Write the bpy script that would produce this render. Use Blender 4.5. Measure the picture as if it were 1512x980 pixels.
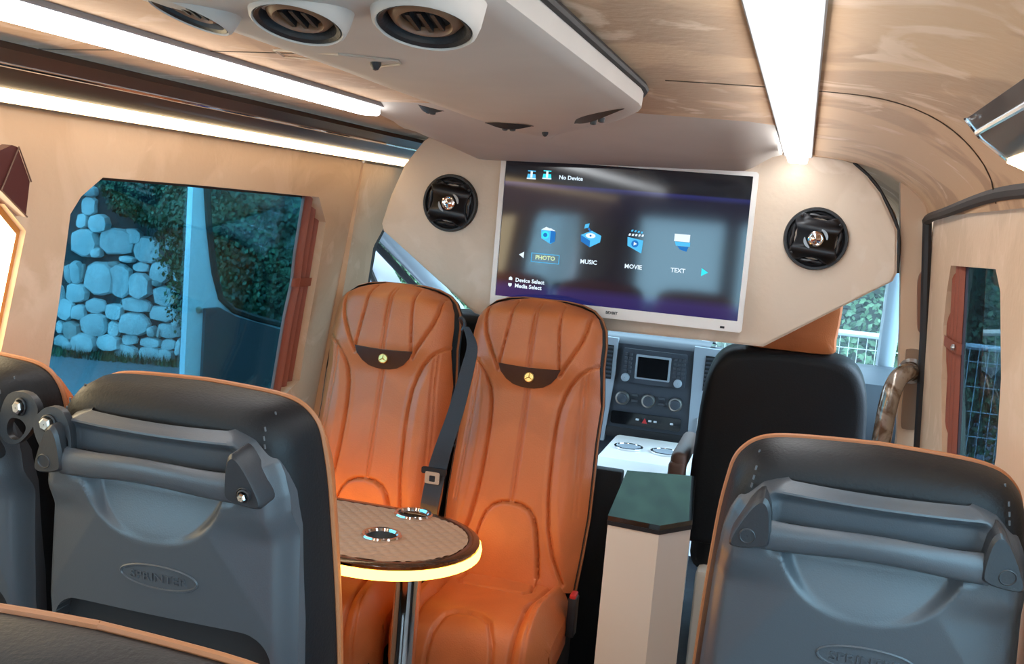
import bpy, bmesh, math, random
from math import pi, sin, cos, sqrt, exp, radians
from mathutils import Vector, Matrix
from mathutils.geometry import tessellate_polygon

for o in list(bpy.data.objects):
    bpy.data.objects.remove(o, do_unlink=True)
S = bpy.context.scene
COL = S.collection
rnd = random.Random(7)

# ---------------------------------------------------------------- camera
# world: X right, Y forward along the van, Z up, origin at the camera
YAW, PITCH, ROLL, FPX = radians(15.113), radians(6.865), radians(4.826), 1539.0
fwd = Vector((-sin(YAW)*cos(PITCH), cos(YAW)*cos(PITCH), -sin(PITCH)))
r0 = Vector((cos(YAW), sin(YAW), 0)); u0 = r0.cross(fwd)
right = r0*cos(ROLL) + u0*sin(ROLL); up = right.cross(fwd)
cam = bpy.data.cameras.new('camera'); cam.sensor_fit = 'HORIZONTAL'; cam.sensor_width = 36.0
cam.lens = FPX/1512*36.0; cam.clip_start = 0.02; cam.clip_end = 200
camo = bpy.data.objects.new('camera', cam); COL.objects.link(camo)
M3 = Matrix((right, up, -fwd)).transposed()
camo.matrix_world = M3.to_4x4(); S.camera = camo

# ---------------------------------------------------------------- world and exposure
W = bpy.data.worlds.new('sky'); S.world = W; W.use_nodes = True
wn = W.node_tree.nodes; bg = wn['Background']
bg.inputs['Color'].default_value = (0.56, 0.78, 1.0, 1); bg.inputs['Strength'].default_value = 7.5
S.view_settings.view_transform = 'Standard'; S.view_settings.look = 'None'
S.view_settings.gamma = 1; S.view_settings.use_curve_mapping = False
S.view_settings.exposure = 0.42
STRIP_WHITE, STRIP_WARM, TABLE_LED, LIT_PANEL = 10.5, 5.0, 9.0, 5.0

# ---------------------------------------------------------------- helpers
def ray(px, py):
    return M3 @ Vector((px-756, -(py-490), -FPX))
def onY(px, py, Y):
    d = ray(px, py); return d*(Y/d.y)
def onX(px, py, X):
    d = ray(px, py); return d*(X/d.x)
def onZ(px, py, Z):
    d = ray(px, py); return d*(Z/d.z)
def onP(px, py, p, n):
    d = ray(px, py); return d*(Vector(p).dot(n)/d.dot(n))
def lerp(a, b, t): return a+(b-a)*t
def sstep(a, b, x):
    t = min(1, max(0, (x-a)/(b-a))); return t*t*(3-2*t)
def interp(tab, x):
    if x <= tab[0][0]: return tab[0][1]
    for (a, b), (c, d) in zip(tab, tab[1:]):
        if x <= c: return b+(d-b)*(x-a)/(c-a) if c > a else d
    return tab[-1][1]
def dseg(p, a, b):
    vx, vy = b[0]-a[0], b[1]-a[1]; wx, wy = p[0]-a[0], p[1]-a[1]
    l = vx*vx+vy*vy; t = 0 if l == 0 else min(1, max(0, (wx*vx+wy*vy)/l))
    return math.hypot(wx-t*vx, wy-t*vy)
def dpoly(p, pl):
    return min(dseg(p, a, b) for a, b in zip(pl, pl[1:]))
def smooth(pts, n=6, closed=False):
    """Catmull-Rom through 2D or 3D points"""
    P = [Vector(p) for p in pts]; out = []
    N = len(P)
    for i in range(N if closed else N-1):
        a = P[(i-1) % N] if closed or i > 0 else P[0]
        b = P[i]; c = P[(i+1) % N]
        d = P[(i+2) % N] if closed or i+2 < N else P[-1]
        for k in range(n):
            t = k/n
            out.append(0.5*((2*b)+(c-a)*t+(2*a-5*b+4*c-d)*t*t+(3*b-a-3*c+d)*t**3))
    if not closed: out.append(P[-1])
    return out

class MB:
    def __init__(s): s.v = []; s.f = []
    def add(s, vs, fs):
        o = len(s.v); s.v += [Vector(v) for v in vs]; s.f += [tuple(i+o for i in f) for f in fs]; return s
    def box(s, x0, x1, y0, y1, z0, z1, r=0.0, seg=2, T=None):
        bm = bmesh.new(); bmesh.ops.create_cube(bm, size=1)
        for v in bm.verts:
            v.co = Vector((lerp(x0, x1, v.co.x+.5), lerp(y0, y1, v.co.y+.5), lerp(z0, z1, v.co.z+.5)))
        if r > 0: bmesh.ops.bevel(bm, geom=bm.edges[:], offset=r, segments=seg, profile=.5, affect='EDGES')
        bm.verts.index_update()
        s.add([T(v.co) if T else v.co.copy() for v in bm.verts], [[v.index for v in f.verts] for f in bm.faces]); bm.free(); return s
    def tube(s, path, r, n=12, cap=True, flat=1.0, ref=None):
        P = [Vector(p) for p in path]; m = len(P); rs = r if isinstance(r, (list, tuple)) else [r]*m
        rings = []; prev = Vector(ref) if ref else None
        for i, p in enumerate(P):
            t = (P[min(i+1, m-1)]-P[max(i-1, 0)]).normalized()
            if prev is None: prev = t.orthogonal().normalized()
            a = (prev-t*prev.dot(t)).normalized(); b = t.cross(a); prev = a
            rings.append([p+(a*cos(2*pi*k/n)+b*sin(2*pi*k/n)*flat)*rs[i] for k in range(n)])
        return s.loft(rings, True, cap)
    def loft(s, rings, closed=True, cap=True):
        n = len(rings[0]); vs = [v for r in rings for v in r]; fs = []
        for i in range(len(rings)-1):
            for k in range(n if closed else n-1):
                a = i*n+k; b = i*n+(k+1) % n
                fs.append((a, b, b+n, a+n))
        if cap and closed:
            fs.append(tuple(reversed(range(n)))); fs.append(tuple((len(rings)-1)*n+k for k in range(n)))
        return s.add(vs, fs)
    def lathe(s, prof, c, axis=(0, 0, 1), n=28, ref=None, cap=False):
        ax = Vector(axis).normalized(); a = Vector(ref) if ref else ax.orthogonal().normalized(); b = ax.cross(a); c = Vector(c)
        rings = [[c+ax*h+(a*cos(2*pi*k/n)+b*sin(2*pi*k/n))*max(r, 1e-5) for k in range(n)] for r, h in prof]
        return s.loft(rings, True, cap)
    def prism(s, poly, M, h0, h1, holes=()):
        """2D polygon (with holes) placed by M(u,v,h), thickness h0..h1"""
        loops = [list(poly)]+[list(h) for h in holes]
        flat = [p for l in loops for p in l]
        tris = tessellate_polygon([[Vector((p[0], p[1], 0)) for p in l] for l in loops])
        N = len(flat); vs = [M(p[0], p[1], h0) for p in flat]+[M(p[0], p[1], h1) for p in flat]; fs = []
        for t in tris:
            fs.append(tuple(t)); fs.append(tuple(N+i for i in reversed(t)))
        o = 0
        for l in loops:
            n = len(l)
            for k in range(n):
                a = o+k; b = o+(k+1) % n; fs.append((a, b, b+N, a+N))
            o += n
        return s.add(vs, fs)
    def grid(s, fn, nu, nv):
        vs = [fn(i/(nu-1), j/(nv-1)) for j in range(nv) for i in range(nu)]
        return s.add(vs, [(j*nu+i, j*nu+i+1, (j+1)*nu+i+1, (j+1)*nu+i) for j in range(nv-1) for i in range(nu-1)])
    def build(s, name, mat, parent=None, sm=True, ang=40, recalc=True):
        base = ROOT.get(parent.name) if parent else None
        if base is None:
            xs = [v.x for v in s.v]; ys = [v.y for v in s.v]; zs = [v.z for v in s.v]
            base = Vector(((min(xs)+max(xs))/2, (min(ys)+max(ys))/2, min(zs)))
        me = bpy.data.meshes.new(name); me.from_pydata([v-base for v in s.v], [], s.f)
        if recalc:
            bm = bmesh.new(); bm.from_mesh(me); bmesh.ops.remove_doubles(bm, verts=bm.verts, dist=1e-6)
            bmesh.ops.recalc_face_normals(bm, faces=bm.faces); bm.to_mesh(me); bm.free()
        me.materials.append(mat)
        if sm: me.shade_smooth(); me.set_sharp_from_angle(angle=radians(ang))
        o = bpy.data.objects.new(name, me); COL.objects.link(o)
        if parent: o.parent = parent
        else: o.location = base
        ROOT[o.name] = base
        return o
ROOT = {}
def thing(name, loc, label, cat, group=None):
    o = bpy.data.objects.new(name, None); COL.objects.link(o); o.location = loc; o.empty_display_size = .05
    ROOT[o.name] = Vector(loc); o['label'] = label; o['category'] = cat
    if group: o['group'] = group
    return o
def tag(o, label, cat, group=None):
    o['label'] = label; o['category'] = cat
    if group: o['group'] = group
    return o
def struct(o, label=None):
    o['kind'] = 'structure'
    if label: o['label'] = label
    return o
def copy_tree(o, loc=None, parent=None):
    c = o.copy(); COL.objects.link(c)
    if parent: c.parent = parent
    if loc is not None: c.location = loc
    ROOT[c.name] = ROOT[o.name]
    for ch in [x for x in bpy.data.objects if x.parent == o]: copy_tree(ch, None, c)
    return c
def text_mesh(body, size, depth=0.0, align='CENTER', bold=0.0):
    cu = bpy.data.curves.new('t', 'FONT'); cu.body = body; cu.size = size; cu.align_x = align; cu.align_y = 'CENTER'
    cu.extrude = depth; cu.offset = bold; cu.resolution_u = 2
    ob = bpy.data.objects.new('t', cu); COL.objects.link(ob)
    dg = bpy.context.evaluated_depsgraph_get(); me = bpy.data.meshes.new_from_object(ob.evaluated_get(dg))
    vs = [v.co.copy() for v in me.vertices]; fs = [tuple(p.vertices) for p in me.polygons]
    bpy.data.objects.remove(ob); bpy.data.curves.remove(cu); bpy.data.meshes.remove(me)
    return vs, fs

# ---------------------------------------------------------------- materials
MATS = {}
def mat(name, col, rough=.5, metal=0, noise=0, nscale=20, bump=0, bscale=200, coat=0, spec=.5, sheen=0, emit=None, es=0, col2=None, thresh=(.4, .6), stretch=None):
    m = bpy.data.materials.new(name); m.use_nodes = True; nt = m.node_tree; b = nt.nodes['Principled BSDF']
    b.inputs['Base Color'].default_value = (*col, 1); b.inputs['Roughness'].default_value = rough
    b.inputs['Metallic'].default_value = metal; b.inputs['Coat Weight'].default_value = coat
    b.inputs['Specular IOR Level'].default_value = spec; b.inputs['Sheen Weight'].default_value = sheen
    if emit: b.inputs['Emission Color'].default_value = (*emit, 1); b.inputs['Emission Strength'].default_value = es
    tc = nt.nodes.new('ShaderNodeTexCoord'); src = tc.outputs['Object']
    if stretch:
        mp = nt.nodes.new('ShaderNodeMapping'); mp.inputs['Scale'].default_value = stretch
        nt.links.new(src, mp.inputs['Vector']); src = mp.outputs['Vector']
    if noise or col2:
        n = nt.nodes.new('ShaderNodeTexNoise'); n.inputs['Scale'].default_value = nscale; n.inputs['Detail'].default_value = 4
        n.inputs['Distortion'].default_value = .6
        nt.links.new(src, n.inputs['Vector'])
        r = nt.nodes.new('ShaderNodeValToRGB'); r.color_ramp.elements[0].position = thresh[0]; r.color_ramp.elements[1].position = thresh[1]
        c2 = col2 or tuple(c*(1-noise) for c in col)
        r.color_ramp.elements[0].color = (*c2, 1); r.color_ramp.elements[1].color = (*col, 1)
        nt.links.new(n.outputs['Fac'], r.inputs['Fac']); nt.links.new(r.outputs['Color'], b.inputs['Base Color'])
    if bump:
        n = nt.nodes.new('ShaderNodeTexNoise'); n.inputs['Scale'].default_value = bscale; n.inputs['Detail'].default_value = 3
        nt.links.new(tc.outputs['Object'], n.inputs['Vector'])
        bp = nt.nodes.new('ShaderNodeBump'); bp.inputs['Strength'].default_value = bump; bp.inputs['Distance'].default_value = .002
        nt.links.new(n.outputs['Fac'], bp.inputs['Height']); nt.links.new(bp.outputs['Normal'], b.inputs['Normal'])
    MATS[name] = m; return m
def emis(name, col, s):
    m = bpy.data.materials.new(name); m.use_nodes = True; nt = m.node_tree; nt.nodes.clear()
    o = nt.nodes.new('ShaderNodeOutputMaterial'); e = nt.nodes.new('ShaderNodeEmission')
    e.inputs['Color'].default_value = (*col, 1); e.inputs['Strength'].default_value = s
    nt.links.new(e.outputs[0], o.inputs['Surface']); return m
def glass(name, tint, gloss=.4):
    m = bpy.data.materials.new(name); m.use_nodes = True; nt = m.node_tree; nt.nodes.clear()
    o = nt.nodes.new('ShaderNodeOutputMaterial'); t = nt.nodes.new('ShaderNodeBsdfTransparent'); g = nt.nodes.new('ShaderNodeBsdfGlossy')
    t.inputs['Color'].default_value = (*tint, 1); g.inputs['Roughness'].default_value = .02
    f = nt.nodes.new('ShaderNodeFresnel'); f.inputs['IOR'].default_value = 1.45; mx = nt.nodes.new('ShaderNodeMixShader')
    mu = nt.nodes.new('ShaderNodeMath'); mu.operation = 'MULTIPLY'; mu.inputs[1].default_value = gloss
    nt.links.new(f.outputs[0], mu.inputs[0]); nt.links.new(mu.outputs[0], mx.inputs[0])
    nt.links.new(t.outputs[0], mx.inputs[1]); nt.links.new(g.outputs[0], mx.inputs[2]); nt.links.new(mx.outputs[0], o.inputs['Surface'])
    return m
def suede(name, ca, cb, cc):
    """beige suede with brushed darker and lighter patches"""
    m = bpy.data.materials.new(name); m.use_nodes = True; nt = m.node_tree; b = nt.nodes['Principled BSDF']
    b.inputs['Roughness'].default_value = .95; b.inputs['Specular IOR Level'].default_value = .15; b.inputs['Sheen Weight'].default_value = .25
    b.inputs['Sheen Tint'].default_value = (.9, .75, .6, 1)
    tc = nt.nodes.new('ShaderNodeTexCoord')
    def nz(scale, det, dist):
        n = nt.nodes.new('ShaderNodeTexNoise'); n.inputs['Scale'].default_value = scale; n.inputs['Detail'].default_value = det; n.inputs['Distortion'].default_value = dist
        nt.links.new(tc.outputs['Object'], n.inputs['Vector']); return n.outputs['Fac']
    def ramp(src, p0, p1, c0, c1):
        r = nt.nodes.new('ShaderNodeValToRGB'); e = r.color_ramp.elements; e[0].position = p0; e[1].position = p1; e[0].color = (*c0, 1); e[1].color = (*c1, 1)
        nt.links.new(src, r.inputs['Fac']); return r.outputs['Color']
    base = ramp(nz(2.6, 5, 1.0), .46, .52, cb, ca)
    hl = ramp(nz(5.5, 8, 1.6), .58, .66, (0, 0, 0), (.8, .8, .8))
    mx = nt.nodes.new('ShaderNodeMix'); mx.data_type = 'RGBA'
    nt.links.new(hl, mx.inputs[0]); nt.links.new(base, mx.inputs[6]); mx.inputs[7].default_value = (*cc, 1)
    nt.links.new(mx.outputs[2], b.inputs['Base Color'])
    bp = nt.nodes.new('ShaderNodeBump'); bp.inputs['Strength'].default_value = .25; bp.inputs['Distance'].default_value = .004
    nt.links.new(nz(60, 4, 0), bp.inputs['Height']); nt.links.new(bp.outputs['Normal'], b.inputs['Normal'])
    return m

m_suede = suede('ceiling suede', (.52, .305, .165), (.36, .195, .10), (.66, .45, .31))
m_wall = suede('wall suede', (.63, .43, .285), (.57, .38, .245), (.68, .48, .335))
m_panel = suede('panel suede', (.77, .63, .50), (.73, .59, .46), (.80, .67, .55))
m_plastic = mat('console plastic', (.56, .50, .45), .55, noise=.05, nscale=6)
m_plastic_tan = mat('console tan edge', (.50, .40, .32), .6)
m_dark = mat('black plastic', (.012, .012, .014), .45, bump=.2, bscale=400)
m_gloss = mat('dark gloss bar', (.030, .018, .014), .38, coat=.15)
m_seal = mat('rubber seal', (.018, .014, .013), .6)
m_leather = mat('orange leather', (.56, .160, .047), .42, noise=.12, nscale=7, bump=.35, bscale=260)
m_thread = mat('orange thread', (.34, .085, .022), .6)
m_brownpatch = mat('brown patch leather', (.055, .022, .014), .4, bump=.3, bscale=300)
m_gold = mat('gold', (.98, .70, .26), .42, metal=1)
m_golddk = mat('dull gold', (.55, .33, .08), .4, metal=1)
m_vinyl = mat('black vinyl', (.007, .007, .008), .5, spec=.28, bump=.3, bscale=220)
m_shell = mat('grey shell plastic', (.058, .063, .071), .36, bump=.12, bscale=500)
m_shell_dark = mat('dark fitting plastic', (.022, .023, .026), .42, bump=.15, bscale=400)
m_pocket = mat('pocket lining', (.012, .011, .012), .8)
m_piping = mat('tan piping', (.40, .15, .058), .5, bump=.2, bscale=200)
m_chrome = mat('chrome', (.85, .85, .86), .08, metal=1)
m_steel = mat('steel', (.55, .53, .5), .3, metal=1)
m_white = mat('white plastic', (.88, .84, .80), .35)
m_cab = mat('cream cabinet', (.80, .68, .55), .45)
m_blackglass = mat('black glass', (.006, .008, .009), .03, coat=1)
m_rail = mat('grey rail', (.34, .34, .35), .45)
m_strip = emis('white led', (.93, .97, 1.0), STRIP_WHITE)
m_warm = emis('warm led', (1.0, .74, .42), STRIP_WARM)
m_tled = emis('amber led', (1.0, .43, .055), TABLE_LED)
m_lit = emis('lit panel', (1.0, .80, .48), LIT_PANEL)
m_amber = emis('amber edge', (1.0, .40, .05), 2.0)
m_wood = mat('brown veneer', (.085, .032, .014), .18, coat=.7, noise=.4, nscale=12, stretch=(1, 8, 1))
m_quilt = mat('quilted leather', (.52, .27, .15), .55, bump=.2, bscale=250)
m_curtain = mat('rust curtain', (.26, .062, .03), .6, bump=.2, bscale=300)
m_curtain_dk = mat('dark curtain', (.07, .018, .012), .5)
m_tint = glass('tinted glass', (.28, .53, .60))
m_tint_dk = glass('dark tinted glass', (.24, .34, .40))
m_clear = glass('clear glass', (.84, .96, .97))
m_floor = mat('floor vinyl', (.22, .24, .27), .4, noise=.15, nscale=8)
m_dash = mat('dash plastic', (.038, .045, .058), .5)
m_dash_lt = mat('dash grey frame', (.30, .34, .38), .5)
m_screen_off = mat('screen off', (.006, .006, .007), .12)
m_button = mat('button', (.05, .055, .065), .4)
m_mark = mat('button print', (.55, .58, .6), .5)
m_red = mat('red plastic', (.55, .03, .03), .35)
m_belt = mat('belt webbing', (.024, .018, .018), .6, bump=.4, bscale=500)
m_paint = mat('white body paint', (.58, .62, .66), .25, coat=.6)
m_trim = mat('pillar trim plastic', (.60, .40, .26), .55, bump=.1, bscale=300)
m_plate = mat('grey plate', (.27, .17, .11), .5, spec=.3)
m_cover = mat('brown clear cover', (.24, .10, .055), .4, spec=.3)
m_wrap = mat('wrapped rail', (.16, .10, .06), .2, metal=.5, col2=(.42, .36, .30), nscale=22, thresh=(.45, .6), coat=.6, bump=.6, bscale=60)
m_cone = mat('speaker cone', (.02, .021, .024), .4)
m_asphalt = mat('asphalt', (.16, .17, .19), .9, noise=.25, nscale=30, bump=.6, bscale=60)
m_mortar = mat('mortar', (.05, .05, .052), .95, noise=.3, nscale=8)
m_stone = mat('pale limestone', (.62, .62, .62), .85, noise=.3, nscale=5, bump=.8, bscale=18, thresh=(.3, .7))
m_stone2 = mat('tan limestone', (.46, .42, .40), .85, noise=.3, nscale=5, bump=.8, bscale=18, thresh=(.3, .7))
m_leaf = mat('leaf', (.055, .12, .045), .5, col2=(.018, .045, .018), nscale=3)
m_leaf2 = mat('bright leaf', (.11, .24, .11), .5, col2=(.03, .08, .04), nscale=3)
m_stem = mat('stem', (.08, .055, .035), .8)
m_soil = mat('bank soil', (.018, .030, .016), .95, noise=.4, nscale=3)
m_fence = mat('galvanised wire', (.62, .66, .66), .4, metal=.3)
m_doorcard = mat('door card', (.06, .05, .06), .55)
def screen_mat():
    m = bpy.data.materials.new('tv screen'); m.use_nodes = True; nt = m.node_tree; b = nt.nodes['Principled BSDF']
    b.inputs['Base Color'].default_value = (.004, .004, .005, 1); b.inputs['Roughness'].default_value = .07; b.inputs['Specular IOR Level'].default_value = .6
    tc = nt.nodes.new('ShaderNodeTexCoord'); sp = nt.nodes.new('ShaderNodeSeparateXYZ'); nt.links.new(tc.outputs['Generated'], sp.inputs[0])
    r = nt.nodes.new('ShaderNodeValToRGB'); cr = r.color_ramp
    for p, c in [(0, (.012, .012, .085)), (.07, (.014, .014, .085)), (.13, (.004, .005, .012)), (.5, (.003, .0035, .008)), (.80, (.006, .006, .02)), (.835, (.014, .016, .10)), (.845, (.004, .004, .008)), (1, (.004, .004, .006))]:
        if p in (0, 1): e = cr.elements[0 if p == 0 else -1]
        else: e = cr.elements.new(p)
        e.position = p; e.color = (*c, 1)
    nt.links.new(sp.outputs['Z'], r.inputs['Fac']); nt.links.new(r.outputs['Color'], b.inputs['Emission Color']); b.inputs['Emission Strength'].default_value = 1
    return m
m_tv = screen_mat()
m_px_white = emis('screen white', (.75, .88, 1), .9)
m_px_cyan = emis('screen cyan', (.10, .55, .95), .8)
m_px_blue = emis('screen blue', (.03, .22, .65), .7)
m_px_teal = emis('screen teal', (.05, .75, .85), .9)
m_px_yel = emis('screen yellow', (.75, .85, .45), .9)

FLOOR = -1.42
XL = lambda z: -1.30+.14*min(z, .12) if z > -1 else -1.44
XR = lambda z: .32-.06*min(z, .12) if z > -1 else .38
def ptL(u, v, h): return Vector((-1.30+.14*v-h, u, v))        # left wall plane: u = Y, v = Z, h outboard
def ptR(u, v, h): return Vector((.32-.06*v+h, u, v))
def pxL(px, py):
    d = ray(px, py); t = -1.30/(d.x-.14*d.z); p = d*t; return (p.y, p.z)
def pxR(px, py):
    d = ray(px, py); t = .32/(d.x+.06*d.z); p = d*t; return (p.y, p.z)

# ================================================================ STRUCTURE
# floor
struct(MB().box(-1.46, .40, -1.85, 4.4, FLOOR-.05, FLOOR).build('floor', m_floor, sm=False), 'blue grey vinyl van floor under the seats')
# ceiling: arched suede headliner swept along the van
prof = smooth([(-1.36, .186), (-1.28, .187), (-1.15, .189), (-1.0, .195), (-.75, .200), (-.49, .203), (-.2, .200), (0, .196), (.1, .188), (.18, .168), (.245, .135), (.285, .10), (.305, .06)], 3)
ys = [-1.85+.25*i for i in range(24)]
c = MB().loft([[Vector((p.x, y, p.y)) for p in prof] for y in ys], closed=False, cap=False)
c.loft([[Vector((p.x, y, p.y+.04)) for p in prof] for y in (ys[0], ys[-1])], closed=False, cap=False)
ceil = struct(c.build('ceiling', m_suede, recalc=False), 'tan suede headliner with brushed patches')
# sewn seams crossing the headliner
def zc(x):
    for a, b in zip(prof, prof[1:]):
        if a.x <= x <= b.x: return lerp(a.y, b.y, (x-a.x)/(b.x-a.x+1e-9))
    return prof[-1].y
for y0, xa, xb in ((1.55, -.22, .30), (1.45, -1.22, -.60)):
    MB().tube([(lerp(xa, xb, k/24), y0+(.35*max(0, (lerp(xa, xb, k/24)-.05)/.25)**2 if xa > -1 else 0), zc(lerp(xa, xb, k/24))-.0002) for k in range(25)], .0012, 6).build('seam', m_stem, ceil)
# left wall with two windows
win1 = [pxL(*p) for p in ((152, 262), (120, 290), (104, 316), (88, 440), (71, 552), (62, 612))]
win1 += [(1.72, -.60), (2.66, -.60), (2.76, -.56)]+[pxL(*p) for p in ((449, 519), (470, 400), (481, 328), (471, 291), (300, 274))]
lit = [(.95, -.03), (1.46, -.05), (1.545, -.115), (1.53, -.30), (1.51, -.52), (.95, -.52)]
rearL = [(-.9, -.02), (.55, -.02), (.60, -.08), (.60, -.55), (-.9, -.55)]
struct(MB().prism([(-1.85, .10), (2.9, .10), (2.9, -1.0), (-1.85, -1.0)], ptL, 0, .05, [win1, lit, rearL]).build('wall_left', m_wall, sm=False), 'beige suede side wall on the driver side')
lowL = MB().box(-1.49, -1.44, -1.85, 2.9, FLOOR, -1.0); struct(lowL.build('trim_1', m_wall, sm=False), 'lower beige side lining on the driver side')
def seal(poly, pt, h, r, par=None, name='window_seal'):
    path = [pt(p[0], p[1], h) for p in poly]+[pt(poly[0][0], poly[0][1], h)]
    return MB().tube(path, r, 6, cap=False).build(name, m_seal, par)
def win(name, poly, pt, h, m, label, k=1.12):
    o = struct(MB().prism([(lerp(sum(q[0] for q in poly)/len(poly), p[0], k), lerp(sum(q[1] for q in poly)/len(poly), p[1], k)) for p in poly], pt, h, h+.005).build(name, m, sm=False), label)
    return o
w1 = win('window_1', win1, ptL, .062, m_tint, 'large tinted side window looking out on the stone wall')
w3 = win('window_3', rearL, ptL, .10, m_clear, 'rear side window on the driver side')
seal(win1, ptL, .052, .006, w1)
# right wall: sliding door lining with one narrow window, then a window behind
win2 = [pxR(*p) for p in ((1404, 392), (1470, 397), (1477, 430), (1478, 560), (1471, 672))]
win2 += [(1.95, -.62), (2.55, -.62)]+[pxR(*p) for p in ((1391, 672), (1390, 560), (1393, 480), (1398, 430))]
rearR = [(-.7, -.0), (1.25, -.0), (1.30, -.06), (1.30, -.62), (-.7, -.62)]
wr = MB().prism([(-1.85, .09), (1.8, .098), (2.9, .066), (2.93, .02), (2.90, -.3), (2.88, -.65), (2.88, -1.0), (-1.85, -1.0)], ptR, 0, .05, [win2, rearR])
struct(wr.build('wall_right', m_wall, sm=False), 'beige suede sliding door lining with narrow window')
struct(MB().box(.38, .43, -1.85, 3.0, FLOOR, -1.0).build('trim_2', m_wall, sm=False), 'lower beige side lining on the door side')
w2 = win('window_2', win2, ptR, .034, m_tint_dk, 'narrow tinted window in the sliding door', 1.0)
w4 = win('window_4', rearR, ptR, .10, m_clear, 'side window behind the sliding door')
MB().tube(smooth([ptR(1.3, .075, -.018), ptR(1.85, .086, -.018), ptR(2.5, .068, -.018), ptR(2.86, .056, -.018), ptR(2.905, .03, -.015), ptR(2.903, -.11, -.010), ptR(2.90, -.3, -.004), ptR(2.89, -.7, -.002)], 5), .012, 8).build('trim_3', m_seal)['kind'] = 'structure'
# rear wall with two door windows
def ptB(u, v, h): return Vector((u, -1.85-h, v))
rw = [[(-1.15, .0), (-.55, .0), (-.55, -.6), (-1.15, -.6)], [(-.43, .0), (.17, .0), (.17, -.6), (-.43, -.6)]]
struct(MB().prism([(-1.6, .22), (.6, .22), (.6, FLOOR), (-1.6, FLOOR)], ptB, 0, .05, rw).build('wall_rear', m_wall, sm=False), 'rear doors lined in beige suede')
for i, p in enumerate(rw): win('window_%d' % (5+i), p, ptB, .06, m_clear, 'rear door window')
# cab shell: roof, pillars, windscreen
struct(MB().prism([(-1.35, 3.88), (.37, 3.88), (.34, 4.05), (-.49, 4.15), (-1.32, 4.05)], lambda u, v, h: Vector((u, v, .06+h)), 0, .05).build('trim_4', m_suede, sm=False), 'cab roof lining above windscreen')
WB = [(-1.36, 4.55, -.58), (-.49, 4.85, -.58), (.38, 4.55, -.58)]; WT = [(-1.30, 3.95, .05), (-.49, 4.12, .06), (.32, 3.95, .05)]
wsc = MB(); n = 13
bot = [p.to_tuple() for p in smooth(WB, 6)]; top_ = [p.to_tuple() for p in smooth(WT, 6)]
wsc.loft([[Vector(p) for p in bot], [Vector(p) for p in top_]], closed=False, cap=False)
struct(wsc.build('window_7', m_clear), 'windscreen')
for nm, pth, r_ in (('trim_5', [(-1.44, 3.05, .03), (-1.445, 3.6, -.18), (-1.45, 4.4, -.48), (-1.45, 4.6, -.60)], .034), ('trim_6', [(.325, 3.82, .05), (.35, 4.15, -.24), (.375, 4.52, -.60)], .045)):
    MB().tube(pth, r_, 10, flat=.7).build(nm, m_paint)['kind'] = 'structure'
for nm, x0, x1 in (('trim_10', -1.40, -1.30), ('trim_11', .30, .40)):
    struct(MB().box(x0, x1, 2.95, 4.05, .03, .21, .01, 2).build(nm, m_wall))
MB().tube([(-1.475, 3.05, .0), (-1.48, 3.6, -.22), (-1.485, 4.35, -.52)], .014, 8).build('trim_12', m_seal)['kind'] = 'structure'
# B pillars behind the partition
bl = MB().prism([(2.9, .09), (3.48, .09), (3.22, -.05), (3.10, -.17), (3.10, -1.42), (2.9, -1.42)], lambda u, v, h: Vector((-1.30+.14*max(v, -1)-h, u, v)), -.005, .05); struct(bl.build('trim_7', m_wall, sm=False), 'driver side pillar trim beside the partition')
MB().tube([(-1.322, 3.20, -.06), (-1.335, 3.115, -.16), (-1.39, 3.12, -.6), (-1.46, 3.12, -1.2)], .022, 8).build('trim_8', m_seal)['kind'] = 'structure'
pr = MB().prism([(.225, .15), (.246, -.02), (.259, -.12), (.279, -.32), (.298, -.52), (.31, -1.42), (.40, -1.42), (.365, .0), (.335, .10), (.30, .14)], lambda u, v, h: Vector((u, 2.925+h, v)), 0, .05)
pil = struct(pr.build('trim_9', m_trim, sm=False), 'brown pillar trim behind the sliding door opening')
# front bulkhead below windscreen and cab door lower panel on the right
struct(MB().box(.44, .49, 3.3, 4.6, FLOOR, -.62).build('wall_front_right', m_doorcard, sm=False), 'lower passenger cab door card')
struct(MB().prism([(3.40, .06), (3.90, .06), (4.5, -.6), (3.30, -.6)], lambda u, v, h: Vector((.37-.10*v+h, u, v)), 0, .004).build('window_8', m_clear, sm=False), 'passenger cab door window')
struct(MB().box(-1.5, .55, 4.62, 4.66, FLOOR, -.62).build('wall_front', m_dash, sm=False), 'bulkhead below the windscreen')

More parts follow.
